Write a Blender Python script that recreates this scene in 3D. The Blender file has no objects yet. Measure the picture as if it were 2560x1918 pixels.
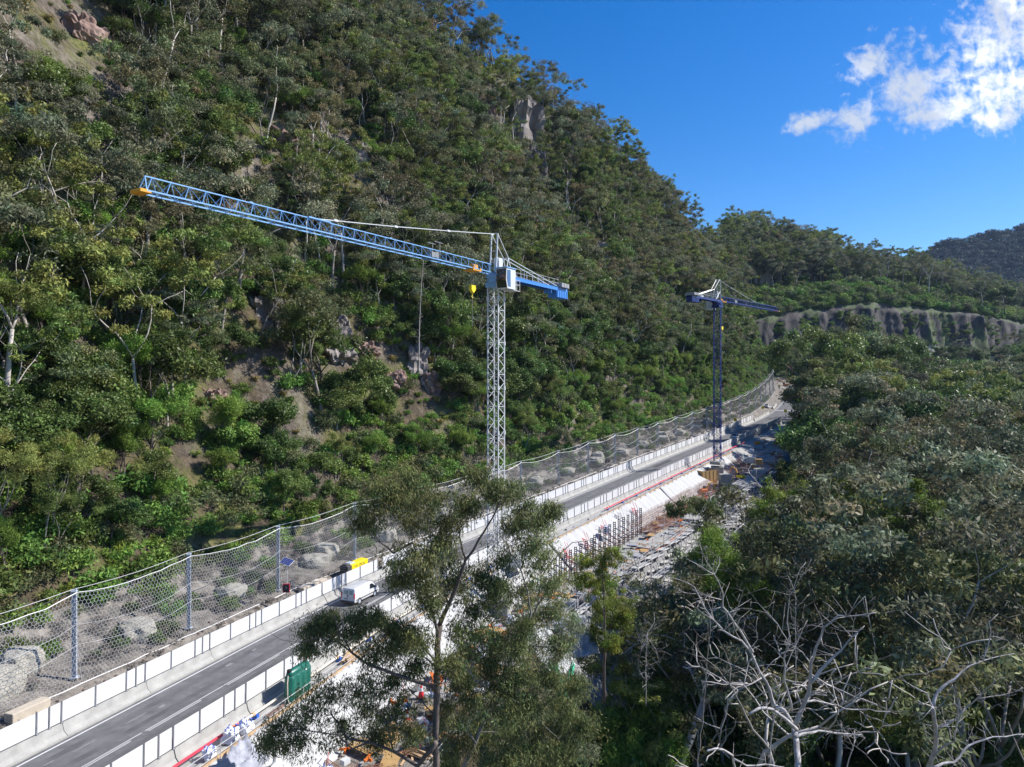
import bpy, math, random, bisect
import numpy as np
from mathutils import Vector, Matrix, Euler, noise

S = bpy.context.scene
# ------------------------------------------------------------------ camera, sky, sun, exposure
F = 1775.0; CX = 1280.0; CY = 959.0; HZ = 955.0
PT = math.atan((CY - HZ) / F)
cam_d = bpy.data.cameras.new('camera'); cam = bpy.data.objects.new('camera', cam_d)
S.collection.objects.link(cam); S.camera = cam
cam_d.sensor_fit = 'HORIZONTAL'; cam_d.sensor_width = 36.0; cam_d.lens = 36.0 * F / 2560.0
cam_d.clip_start = 0.5; cam_d.clip_end = 9000
cam.location = (0, 0, 0); cam.rotation_euler = (math.radians(90) - PT, 0, 0)

SUN_EL = math.radians(41); SUN_AZ = math.radians(9)     # azimuth measured from +X towards +Y
sd = Vector((math.cos(SUN_EL) * math.cos(SUN_AZ), math.cos(SUN_EL) * math.sin(SUN_AZ), math.sin(SUN_EL)))
sun_d = bpy.data.lights.new('sun', 'SUN'); sun = bpy.data.objects.new('sun', sun_d)
S.collection.objects.link(sun); sun_d.energy = 5.0; sun_d.angle = math.radians(0.53); sun_d.color = (1.0, 0.955, 0.89)
sun.rotation_euler = sd.to_track_quat('Z', 'Y').to_euler(); sun.location = (200, 30, 200)

W = bpy.data.worlds.new('World'); S.world = W; W.use_nodes = True
nt = W.node_tree; nt.nodes.clear(); N = nt.nodes.new; L = nt.links.new
def nd(t, **k):
    n = N(t)
    for a, b in k.items(): setattr(n, a, b)
    return n
def mth(op, a, b=None, c=None, clamp=False):
    n = nd('ShaderNodeMath', operation=op, use_clamp=clamp)
    for i, x in enumerate((a, b, c)):
        if x is None: continue
        if isinstance(x, (int, float)): n.inputs[i].default_value = x
        else: L(x, n.inputs[i])
    return n.outputs[0]
sky = nd('ShaderNodeTexSky', sky_type='NISHITA'); sky.sun_disc = False
sky.sun_elevation = SUN_EL; sky.sun_rotation = math.radians(90) - SUN_AZ
sky.altitude = 600; sky.air_density = 1.0; sky.dust_density = 0.35; sky.ozone_density = 2.6
tc = nd('ShaderNodeTexCoord'); sep = nd('ShaderNodeSeparateXYZ'); L(tc.outputs['Generated'], sep.inputs[0])
yy = mth('MAXIMUM', sep.outputs[1], 0.02)
cu = mth('DIVIDE', sep.outputs[0], yy); cw = mth('DIVIDE', sep.outputs[2], yy)
comb = nd('ShaderNodeCombineXYZ'); L(cu, comb.inputs[0]); L(cw, comb.inputs[1])
def tex(scale, det, rough=0.55, dist=0.0, off=(0, 0, 0)):
    mp = nd('ShaderNodeMapping'); mp.inputs['Location'].default_value = off
    L(comb.outputs[0], mp.inputs[0])
    t = nd('ShaderNodeTexNoise'); t.inputs['Scale'].default_value = scale; t.inputs['Detail'].default_value = det
    t.inputs['Roughness'].default_value = rough; t.inputs['Distortion'].default_value = dist
    L(mp.outputs[0], t.inputs['Vector']); return t.outputs['Fac']
def ell(cx_, cz_, rx, rz, ang):
    ca, sa = math.cos(ang), math.sin(ang)
    dx = mth('SUBTRACT', cu, cx_); dz = mth('SUBTRACT', cw, cz_)
    a = mth('ADD', mth('MULTIPLY', dx, ca / rx), mth('MULTIPLY', dz, sa / rx))
    b = mth('ADD', mth('MULTIPLY', dx, -sa / rz), mth('MULTIPLY', dz, ca / rz))
    r = mth('SQRT', mth('ADD', mth('MULTIPLY', a, a), mth('MULTIPLY', b, b)))
    return mth('SUBTRACT', 1.0, r)
def cpx(x, y): return ((x - CX) / F, (HZ - y) / F)
e = None
for (x, y, rx, rz, an) in [(2440, 130, 190, 95, .30), (2290, 215, 190, 70, .38), (2160, 175, 75, 36, .35), (2340, 275, 130, 45, .1), (2145, 295, 85, 42, .3),
                           (2040, 300, 72, 22, .28), (2520, 200, 120, 90, .2), (2530, 30, 70, 50, .5), (2620, 130, 160, 120, .2), (2480, 300, 70, 26, .1)]:
    a, b = cpx(x, y); q = ell(a, b, 1.32 * rx / F, 1.42 * rz / F, an)
    e = q if e is None else mth('MAXIMUM', e, q)
n1 = tex(14, 9, 0.62, 0.35); n2 = tex(5.5, 4, 0.5, 0.0, (3, 1, 0)); n3 = tex(55, 6, 0.6, 0.3, (1, 7, 0))
dens = mth('ADD', e, mth('ADD', mth('MULTIPLY', mth('SUBTRACT', n1, 0.5), 2.6), mth('MULTIPLY', mth('SUBTRACT', n3, 0.5), 2.3)))
alpha = nd('ShaderNodeMapRange', interpolation_type='SMOOTHSTEP'); L(dens, alpha.inputs[0])
alpha.inputs[1].default_value = 0.02; alpha.inputs[2].default_value = 1.15
front = mth('GREATER_THAN', sep.outputs[1], 0.1)
alp = mth('MULTIPLY', alpha.outputs[0], front)
thick = nd('ShaderNodeMapRange', interpolation_type='SMOOTHSTEP'); L(mth('ADD', n2, mth('MULTIPLY', mth('SUBTRACT', n1, 0.5), 0.5)), thick.inputs[0])
thick.inputs[1].default_value = 0.40; thick.inputs[2].default_value = 0.62
cc = nd('ShaderNodeMix', data_type='RGBA'); L(thick.outputs[0], cc.inputs[0])
cc.inputs[6].default_value = (9.2, 9.3, 9.5, 1); cc.inputs[7].default_value = (4.6, 5.2, 6.4, 1)
grade = nd('ShaderNodeHueSaturation'); L(sky.outputs[0], grade.inputs['Color'])
grade.inputs['Saturation'].default_value = 1.45; grade.inputs['Value'].default_value = 1.25; grade.inputs['Hue'].default_value = .509
mx = nd('ShaderNodeMix', data_type='RGBA'); L(alp, mx.inputs[0]); L(grade.outputs[0], mx.inputs[6]); L(cc.outputs[2], mx.inputs[7])
bg = nd('ShaderNodeBackground'); bg.inputs[1].default_value = 0.088; L(mx.outputs[2], bg.inputs[0])
ow = nd('ShaderNodeOutputWorld'); L(bg.outputs[0], ow.inputs[0])

S.view_settings.view_transform = 'Standard'; S.view_settings.look = 'None'
S.view_settings.exposure = 0.62; S.view_settings.gamma = 1.0
S.render.engine = 'CYCLES'; S.cycles.max_bounces = 6; S.cycles.diffuse_bounces = 3; S.cycles.transmission_bounces = 4
S.cycles.transparent_max_bounces = 8

# ------------------------------------------------------------------ road frame
KU = [-60, -20, 32, 84, 136, 188, 255, 300, 340, 400, 460, 560]
KH = [.36, .3174, .2803, .5887, .5797, .5823, .570, .47, .43, .38, .33, .30]
KG = [-.01, -.016, -.0226, .0647, .0635, .0562, .066, .11, .13, .13, .12, .10]
def lerp(x, xs, ys):
    if x <= xs[0]: return ys[0]
    if x >= xs[-1]: return ys[-1]
    i = bisect.bisect_right(xs, x) - 1
    t = (x - xs[i]) / (xs[i + 1] - xs[i]); return ys[i] + t * (ys[i + 1] - ys[i])
UU = [-60 + i for i in range(0, 621)]
HH = [lerp(u, KU, KH) for u in UU]
PX = [0.0]; PY = [0.0]; PZ = [0.0]
for u, h in zip(UU[:-1], HH[:-1]):
    PX.append(PX[-1] + math.sin(h)); PY.append(PY[-1] + math.cos(h)); PZ.append(PZ[-1] + lerp(u, KU, KG))
_x, _y, _z = PX[60], PY[60], PZ[60]
PX = [a - _x - 36.3424 for a in PX]; PY = [a - _y + 36.1272 for a in PY]; PZ = [a - _z - 24.743 for a in PZ]
def R(u, v=0.0, dz=0.0):
    t = min(max(u + 60, 0), 619.999); i = int(t); k = t - i
    h = HH[i] + (HH[i + 1] - HH[i]) * k
    return (PX[i] + (PX[i + 1] - PX[i]) * k + v * math.cos(h), PY[i] + (PY[i + 1] - PY[i]) * k - v * math.sin(h), PZ[i] + (PZ[i + 1] - PZ[i]) * k + dz)
def head(u):
    t = min(max(u + 60, 0), 619.999); i = int(t); k = t - i
    return HH[i] + (HH[i + 1] - HH[i]) * k
def grade_at(u): return lerp(u, KU, KG)
def uv(x, y):
    u = 60.0
    for n in range(12):
        p = R(u); h = head(u)
        du = (x - p[0]) * math.sin(h) + (y - p[1]) * math.cos(h)
        v = (x - p[0]) * math.cos(h) - (y - p[1]) * math.sin(h)
        u = min(max(u + du, -60.0), 559.0)
        if abs(du) < .005: break
    return u, v
def ray(px, py):
    a = (px - CX) / F; b = (CY - py) / F
    return (a, math.cos(PT) + b * math.sin(PT), b * math.cos(PT) - math.sin(PT))
def P(px, py, Y):
    r = ray(px, py); k = Y / r[1]; return Vector((r[0] * k, Y, r[2] * k))
def proj(x, y, z):
    yc = y * math.cos(PT) - z * math.sin(PT); zc = z * math.cos(PT) + y * math.sin(PT)
    if yc < 1: return (-9999, -9999)
    return CX + F * x / yc, CY - F * zc / yc

ORD = ['first', 'second', 'third', 'fourth', 'fifth', 'sixth', 'seventh', 'eighth', 'ninth', 'tenth', 'eleventh', 'twelfth', 'thirteenth', 'fourteenth', 'fifteenth', 'sixteenth', 'seventeenth', 'eighteenth', 'nineteenth']
def ordinal(n):
    if n < 20: return ORD[n - 1]
    t = {2: 'twent', 3: 'thirt', 4: 'fort', 5: 'fift'}[n // 10]
    return t + 'ieth' if n % 10 == 0 else t + 'y-' + ORD[n % 10 - 1]
# ------------------------------------------------------------------ helpers
COL = S.collection
def tag(o, label=None, cat=None, group=None, kind=None):
    if label: o['label'] = label
    if cat: o['category'] = cat
    if group: o['group'] = group
    if kind: o['kind'] = kind
    return o
def empty(name, loc=(0, 0, 0), rz=0.0, label=None, cat=None, group=None):
    o = bpy.data.objects.new(name, None); COL.objects.link(o); o.location = loc; o.rotation_euler = (0, 0, rz)
    o.empty_display_size = .3
    return tag(o, label, cat, group)
def copy_tree(o, parent=None, label=None):
    c = o.copy(); COL.objects.link(c)
    if parent is not None: c.parent = parent
    if label: c['label'] = label
    for ch in list(o.children): copy_tree(ch, c)
    return c
class MB:
    """collects shapes, then links them as one mesh object"""
    def __init__(s): s.v = []; s.f = []; s.m = []; s.mi = 0
    def add(s, vs, fs):
        b = len(s.v); s.v += [tuple(p) for p in vs]; s.f += [tuple(i + b for i in f) for f in fs]; s.m += [s.mi] * len(fs); return s
    def box(s, c, size, M=None, bev=0.0):
        x, y, z = size[0] / 2, size[1] / 2, size[2] / 2
        if bev > 0:
            b = min(bev, x * .9, y * .9, z * .9); vs = []; 
            for k, zz in ((0, -z), (1, -z + b), (2, z - b), (3, z)):
                r = b if k in (0, 3) else 0
                X, Y = x - r, y - r; q = b * .999
                vs += [(X - q, -Y, zz), (X, -Y + q, zz), (X, Y - q, zz), (X - q, Y, zz), (-X + q, Y, zz), (-X, Y - q, zz), (-X, -Y + q, zz), (-X + q, -Y, zz)]
            fs = [tuple(range(7, -1, -1)), tuple(range(24, 32))]
            for k in range(3):
                for i in range(8):
                    j = (i + 1) % 8; fs.append((k * 8 + i, k * 8 + j, k * 8 + 8 + j, k * 8 + 8 + i))
        else:
            vs = [(-x, -y, -z), (x, -y, -z), (x, y, -z), (-x, y, -z), (-x, -y, z), (x, -y, z), (x, y, z), (-x, y, z)]
            fs = [(0, 3, 2, 1), (4, 5, 6, 7), (0, 1, 5, 4), (1, 2, 6, 5), (2, 3, 7, 6), (3, 0, 4, 7)]
        if M is not None: vs = [M @ Vector(p) for p in vs]
        cx, cy, cz = c
        return s.add([(p[0] + cx, p[1] + cy, p[2] + cz) for p in vs], fs)
    def tube(s, a, b, r, n=4, r2=None, cap=True):
        a = Vector(a); b = Vector(b); d = b - a
        if d.length < 1e-6: return s
        d.normalize(); up = Vector((0, 0, 1)) if abs(d.z) < .95 else Vector((1, 0, 0))
        x = d.cross(up).normalized(); y = d.cross(x); r2 = r if r2 is None else r2
        vs = []
        for (p, rr) in ((a, r), (b, r2)):
            for k in range(n):
                t = 2 * math.pi * (k + .5) / n; vs.append(p + x * (rr * math.cos(t)) + y * (rr * math.sin(t)))
        fs = [(k, k + n, (k + 1) % n + n, (k + 1) % n) for k in range(n)]
        if cap: fs += [tuple(range(n)), tuple(range(2 * n - 1, n - 1, -1))]
        return s.add(vs, fs)
    def path(s, pts, rad, n=5):
        """tapered tube through points; rad number or list"""
        pts = [Vector(p) for p in pts]
        if not hasattr(rad, '__len__'): rad = [rad] * len(pts)
        vs = []; px = None
        for i, p in enumerate(pts):
            d = (pts[min(i + 1, len(pts) - 1)] - pts[max(i - 1, 0)])
            if d.length < 1e-9: d = Vector((0, 0, 1))
            d.normalize()
            if px is None:
                up = Vector((0, 0, 1)) if abs(d.z) < .9 else Vector((1, 0, 0)); x = d.cross(up).normalized()
            else: x = (px - d * px.dot(d)).normalized()
            px = x; y = d.cross(x)
            for k in range(n):
                t = 2 * math.pi * k / n; vs.append(p + x * (rad[i] * math.cos(t)) + y * (rad[i] * math.sin(t)))
        fs = []
        for i in range(len(pts) - 1):
            for k in range(n):
                fs.append((i * n + k, i * n + (k + 1) % n, (i + 1) * n + (k + 1) % n, (i + 1) * n + k))
        fs += [tuple(range(n - 1, -1, -1)), tuple(range((len(pts) - 1) * n, len(pts) * n))]
        return s.add(vs, fs)
    def prism(s, poly, h0, h1, M=None):
        n = len(poly); vs = [(p[0], p[1], h0) for p in poly] + [(p[0], p[1], h1) for p in poly]
        if M is not None: vs = [M @ Vector(p) for p in vs]
        return s.add(vs, [tuple(range(n - 1, -1, -1)), tuple(range(n, 2 * n))] + [(k, (k + 1) % n, (k + 1) % n + n, k + n) for k in range(n)])
    def sweep(s, prof, us, closed=True, fn=None):
        """profile [(v,dz)] swept along the road"""
        n = len(prof); vs = []
        for u in us:
            for (v, dz) in prof: vs.append((fn or R)(u, v, dz))
        fs = []
        for i in range(len(us) - 1):
            for k in range(n if closed else n - 1):
                j = (k + 1) % n; fs.append((i * n + k, i * n + j, (i + 1) * n + j, (i + 1) * n + k))
        if closed: fs += [tuple(range(n - 1, -1, -1)), tuple(range((len(us) - 1) * n, len(us) * n))]
        return s.add(vs, fs)
    def mesh(s, name, mats, smooth=False):
        me = bpy.data.meshes.new(name); me.from_pydata(s.v, [], s.f)
        mats = mats if isinstance(mats, (list, tuple)) else [mats]
        for m in mats: me.materials.append(m)
        if len(mats) > 1: me.polygons.foreach_set('material_index', s.m)
        if smooth: me.polygons.foreach_set('use_smooth', [True] * len(me.polygons))
        me.update(); return me
    def build(s, name, mats, parent=None, smooth=False, loc=None, rz=None):
        o = bpy.data.objects.new(name, s.mesh(name, mats, smooth)); COL.objects.link(o)
        if parent is not None: o.parent = parent
        if loc is not None: o.location = loc
        if rz is not None: o.rotation_euler = (0, 0, rz)
        return o
def frange(a, b, st):
    n = max(1, int(round((b - a) / st))); return [a + (b - a) * i / n for i in range(n + 1)]
def place(o, u, v, dz=0.0, turn=0.0, pitch=True):
    """stand a thing on the road frame: its local +Y runs along the road"""
    o.location = R(u, v, dz)
    o.rotation_euler = Euler((math.atan(grade_at(u)) if pitch else 0.0, 0, -head(u) + turn), 'XYZ')
    return o

# ------------------------------------------------------------------ materials
def mat(name, col, rough=.7, metal=0.0, var=0.0, vscale=3.0, bump=0.0, bscale=20.0, col2=None, detail=5, coat=0.0, spec=None, obj=True, stretch=None):
    m = bpy.data.materials.new(name); m.use_nodes = True; t = m.node_tree; b = t.nodes['Principled BSDF']
    b.inputs['Roughness'].default_value = rough; b.inputs['Metallic'].default_value = metal
    if coat: b.inputs['Coat Weight'].default_value = coat; b.inputs['Coat Roughness'].default_value = .08
    if spec is not None: b.inputs['Specular IOR Level'].default_value = spec
    b.inputs['Base Color'].default_value = (*col, 1)
    if var or bump or col2:
        tcn = t.nodes.new('ShaderNodeTexCoord'); src = tcn.outputs['Object']
        if stretch:
            mp = t.nodes.new('ShaderNodeMapping'); mp.inputs['Scale'].default_value = stretch; t.links.new(src, mp.inputs[0]); src = mp.outputs[0]
    if var or col2:
        nz = t.nodes.new('ShaderNodeTexNoise'); nz.inputs['Scale'].default_value = vscale; nz.inputs['Detail'].default_value = detail
        nz.inputs['Roughness'].default_value = .65
        t.links.new(src, nz.inputs['Vector'])
        rp = t.nodes.new('ShaderNodeValToRGB'); rp.color_ramp.elements[0].position = .34; rp.color_ramp.elements[1].position = .66
        c2 = col2 if col2 else tuple(min(1, c * (1 + var)) for c in col)
        c1 = col if col2 else tuple(c * (1 - var) for c in col)
        rp.color_ramp.elements[0].color = (*c1, 1); rp.color_ramp.elements[1].color = (*c2, 1)
        t.links.new(nz.outputs['Fac'], rp.inputs[0]); t.links.new(rp.outputs[0], b.inputs['Base Color'])
    if bump:
        n2_ = t.nodes.new('ShaderNodeTexNoise'); n2_.inputs['Scale'].default_value = bscale; n2_.inputs['Detail'].default_value = 6
        t.links.new(src, n2_.inputs['Vector'])
        bp = t.nodes.new('ShaderNodeBump'); bp.inputs['Strength'].default_value = bump; bp.inputs['Distance'].default_value = .15
        t.links.new(n2_.outputs['Fac'], bp.inputs['Height']); t.links.new(bp.outputs[0], b.inputs['Normal'])
    return m
def leafmat(name, col, rough=.55, trans=.30, rnd=.25, spec=.16):
    """leaf colour: base x per-sprig tint (attribute) x per-tree variation"""
    m = bpy.data.materials.new(name); m.use_nodes = True; t = m.node_tree; b = t.nodes['Principled BSDF']; Nn = t.nodes.new; Ll = t.links.new
    b.inputs['Roughness'].default_value = rough; b.inputs['Specular IOR Level'].default_value = spec
    at = Nn('ShaderNodeAttribute'); at.attribute_name = 'tint'
    oi = Nn('ShaderNodeObjectInfo')
    hs = Nn('ShaderNodeHueSaturation')
    m1 = Nn('ShaderNodeMapRange'); Ll(oi.outputs['Random'], m1.inputs[0]); m1.inputs[3].default_value = 1 - rnd; m1.inputs[4].default_value = 1 + rnd
    mu = Nn('ShaderNodeMath'); mu.operation = 'MULTIPLY'; mu.inputs[1].default_value = 7.31; Ll(oi.outputs['Random'], mu.inputs[0])
    fr = Nn('ShaderNodeMath'); fr.operation = 'FRACT'; Ll(mu.outputs[0], fr.inputs[0])
    m2 = Nn('ShaderNodeMapRange'); Ll(fr.outputs[0], m2.inputs[0]); m2.inputs[3].default_value = .485; m2.inputs[4].default_value = .53
    mix = Nn('ShaderNodeMix'); mix.data_type = 'RGBA'; mix.blend_type = 'MULTIPLY'; mix.inputs[0].default_value = 1
    mix.inputs[6].default_value = (*col, 1); Ll(at.outputs['Color'], mix.inputs[7])
    Ll(mix.outputs[2], hs.inputs['Color']); Ll(m1.outputs[0], hs.inputs['Value']); Ll(m2.outputs[0], hs.inputs['Hue'])
    Ll(hs.outputs[0], b.inputs['Base Color'])
    tr = Nn('ShaderNodeBsdfTranslucent'); Ll(hs.outputs[0], tr.inputs[0])
    ms = Nn('ShaderNodeMixShader'); ms.inputs[0].default_value = trans
    Ll(b.outputs[0], ms.inputs[1]); Ll(tr.outputs[0], ms.inputs[2]); Ll(ms.outputs[0], t.nodes['Material Output'].inputs[0])
    return m
MT = dict(
 asphalt=mat('asphalt', (.13, .13, .134), .88, var=.22, vscale=.9, bump=.25, bscale=60, stretch=(1, 1, 1)),
 asphalt_new=mat('asphalt_new', (.05, .05, .054), .9, var=.2, vscale=2),
 paint=mat('road_paint', (.58, .58, .57), .6, var=.12, vscale=8),
 paint_old=mat('worn_paint', (.23, .23, .225), .8, var=.45, vscale=9),
 concrete=mat('concrete', (.30, .295, .27), .85, var=.15, vscale=1.2, bump=.12, bscale=25),
 concrete_w=mat('pale_concrete', (.33, .325, .305), .85, var=.16, vscale=1.0, bump=.1, bscale=20),
 panelw=mat('white_panel', (.62, .625, .635), .45, var=.03, vscale=.7),
 postg=mat('galvanised_steel', (.36, .37, .39), .45, metal=.75, var=.12, vscale=6),
 galv=mat('bright_galvanised', (.50, .55, .62), .5, metal=.15, var=.12, vscale=5),
 darkgap=mat('gap_shade', (.02, .02, .02), .9),
 wire=mat('net_wire', (.30, .305, .32), .5, metal=.1, var=.2, vscale=3),
 rope=mat('steel_rope', (.55, .55, .55), .5, metal=.2),
 soil=mat('soil', (.085, .075, .065), .95, col2=(.30, .27, .235), vscale=.9, bump=.9, bscale=6, detail=9),
 shot=mat('pale_fill', (.36, .34, .29), .95, var=.14, vscale=2.2, bump=.45, bscale=9),
 rock=mat('rock', (.10, .085, .08), .95, col2=(.32, .28, .26), vscale=.55, bump=1.0, bscale=2.4, detail=9),
 rockred=mat('red_rock', (.15, .085, .07), .95, col2=(.34, .24, .20), vscale=.7, bump=1.0, bscale=2.4, detail=9),
 rubble=mat('grey_rubble', (.13, .13, .135), .95, col2=(.36, .36, .37), vscale=2.3, bump=1.0, bscale=5, detail=9),
 geo=mat('geotextile', (.43, .43, .425), .8, var=.05, vscale=.8, bump=.25, bscale=3),
 white=mat('white_paint', (.62, .63, .64), .3, coat=.4),
 cwhite=mat('crane_white', (.60, .61, .62), .4, var=.03, vscale=1),
 cblue=mat('crane_blue', (.05, .22, .62), .38, var=.06, vscale=1.5),
 lblue=mat('pale_crane_blue', (.20, .40, .70), .4, var=.08, vscale=1.5),
 navy=mat('navy_steel', (.008, .022, .15), .4, var=.08, vscale=1),
 dgrey=mat('dark_grey', (.06, .06, .065), .6), grey=mat('mid_grey', (.22, .225, .23), .6, var=.1, vscale=2),
 black=mat('black_rubber', (.012, .012, .012), .8),
 glass=mat('dark_glass', (.015, .02, .025), .06, spec=.8), bglass=mat('blue_glass', (.07, .13, .24), .05, spec=.9),
 yellow=mat('yellow_paint', (.80, .62, .01), .45), orangey=mat('crane_yellow', (.72, .33, .02), .5),
 orange=mat('orange_paint', (.68, .16, .02), .5, var=.1, vscale=3), red=mat('red_paint', (.58, .02, .035), .45),
 pipered=mat('red_pipe', (.62, .05, .08), .4, var=.06, vscale=2), pipew=mat('cream_pipe', (.70, .62, .50), .45, var=.06, vscale=2),
 tank=mat('green_plastic', (.010, .115, .085), .38, var=.08, vscale=1.5),
 blue=mat('blue_plastic', (.03, .12, .50), .45), bag=mat('woven_bag', (.72, .73, .80), .8, var=.05, vscale=4, bump=.2, bscale=8),
 ply=mat('plywood', (.40, .25, .10), .7, var=.14, vscale=1.6, stretch=(1, 1, .25)), timber=mat('timber', (.48, .33, .19), .8, var=.22, vscale=3),
 rebar=mat('rusty_rebar', (.20, .09, .055), .85, var=.3, vscale=1.5), form=mat('form_grey', (.13, .13, .125), .7, var=.3, vscale=2),
 scaf=mat('scaffold_tube', (.50, .50, .50), .5, metal=.1, var=.15, vscale=3), plank=mat('scaffold_plank', (.50, .49, .47), .8, var=.18, vscale=2),
 solar=mat('solar_cell', (.012, .025, .16), .15, spec=.8), tarp=mat('dark_tarp', (.30, .31, .36), .75, var=.3, vscale=1),
 green=mat('green_netting', (.03, .42, .22), .6, var=.15, vscale=2),
 bark=mat('grey_bark', (.20, .175, .155), .9, col2=(.33, .30, .27), vscale=2.2, stretch=(1, 1, .3)),
 barkp=mat('pale_bark', (.34, .31, .28), .85, col2=(.52, .48, .44), vscale=1.8, stretch=(1, 1, .35)),
 barkd=mat('dark_bark', (.085, .065, .055), .9, col2=(.16, .13, .115), vscale=2.5, stretch=(1, 1, .3)),
 barkr=mat('pink_bark', (.42, .25, .19), .8, col2=(.55, .38, .30), vscale=2, stretch=(1, 1, .35)),
 dead=mat('dead_wood', (.24, .22, .21), .85, col2=(.52, .49, .48), vscale=3.2, stretch=(1, 1, .5)),
)
LM = dict(
 gum=leafmat('gum_leaf', (.170, .186, .085)), gumg=leafmat('grey_gum_leaf', (.180, .192, .118)), gumy=leafmat('lime_gum_leaf', (.20, .235, .065)),
 lush=leafmat('glossy_leaf', (.115, .160, .042), rough=.45, spec=.25), bright=leafmat('bright_leaf', (.18, .26, .048)), rust=leafmat('rusty_leaf', (.185, .165, .09)),
 shrub=leafmat('shrub_leaf', (.165, .245, .052)), dry=leafmat('dry_scrub', (.19, .175, .155), trans=.1), straw=leafmat('straw_grass', (.34, .29, .11), trans=.2), blade=leafmat('grass_blade', (.16, .22, .06), trans=.25),
 hero=leafmat('near_gum_leaf', (.155, .172, .070), rnd=0.0), heroy=leafmat('near_lime_leaf', (.185, .21, .038), rnd=0.0), far=leafmat('haze_tinted_leaf', (.035, .055, .05), rnd=.25),  # far: the blue of distance haze is mixed into this leaf colour
)

# ------------------------------------------------------------------ terrain
def nz(x, y, z=0.0, sc=1.0, oct=4): return noise.fractal(Vector((x * sc, y * sc, z * sc)), 1.0, 2.1, oct)
CU = [-60, 60, 120, 143, 176, 200, 224, 248, 286, 327, 367, 404, 444]
CWD = [92, 92, 90, 84, 76, 67, 59, 57, 50, 42, 32, 25, 20]
CHT = [168, 168, 162, 151, 133, 123, 112, 102, 89, 75, 67, 63, 58]
def drop_scale(u): return lerp(u, [-60, 120, 200, 260, 320, 420], [1, 1, .72, .45, .22, .1])
def dz_at(u, v):
    """terrain height above the road plane"""
    if v < -4.8:
        w = -v - 4.8; wc = lerp(u, CU, CWD); hc = lerp(u, CU, CHT)
        if w < 3.0: h = 1.4 + .12 * w
        elif w < 7.5: h = 1.76 + (w - 3.0) * .75
        else:
            t = (w - 7.5) / (wc - 7.5); h = 5.1 + (hc - 5.1) * (t if t <= 1 else 1 - .6 * (t - 1))
            if t <= 1: h = 5.1 + (hc - 5.1) * (.80 * t + .20 * t * t)
        x, y, z = R(u, v)
        k = min(1, max(0, (w - 3) / 14))
        h += k * (6.5 * nz(u, v, 3, .018, 3) + 3.0 * nz(u, v, 9, .06, 3) + 1.0 * nz(u, v, 1, .22, 2))
        # rocky steps
        st = nz(u * .6, w, 20, .035, 2)
        h += k * 3.0 * math.tanh(6 * st) * .6
        h += .22 * nz(u, v, 5, .35, 3) * min(1, w / 2)
        return h
    if v < -.6: return .10 + 1.30 * (-(v + .6) / 4.2) ** 1.3 + .09 * nz(u, v, 5, .5, 3) - .02
    if v <= 10.9: return -.06
    ks = lerp(u, [-60, 5, 12, 172, 190, 215], [0, 0, 1, 1, 1, 0])      # deck cut present
    kz = lerp(u, [168, 196], [3.6, .5]) if u > 168 else 3.6
    if v <= 12.9: return -.06
    if v <= 16.4: base = -.06 - (kz - .06) * (v - 12.9) / 3.5
    elif v <= 24.6: base = -kz
    else: base = None
    if base is not None:
        flat = -.15 - .35 * max(0, (v - 12.9) / 11.7)
        return (base * ks + flat * (1 - ks)) + .05 * nz(u, v, 7, .6, 2)
    s = drop_scale(u)
    st = -kz * ks - .5 * (1 - ks)
    d = lerp(v, [24.6, 25.2, 29.5, 37, 60, 110, 170], [0, 3.2, 7.5, 10.5, 13, 15.5, 16]) * s
    rough = min(1, (v - 24.6) / 8)
    far = lerp(u, [250, 420], [0, 1]); 
    return st - d + rough * (1.6 * nz(u, v, 2, .03, 3) + .5 * nz(u, v, 4, .15, 2)) + far * 4 * min(1, (v - 24.6) / 40)
def ground(u, v): return R(u, v, dz_at(u, v))

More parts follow.
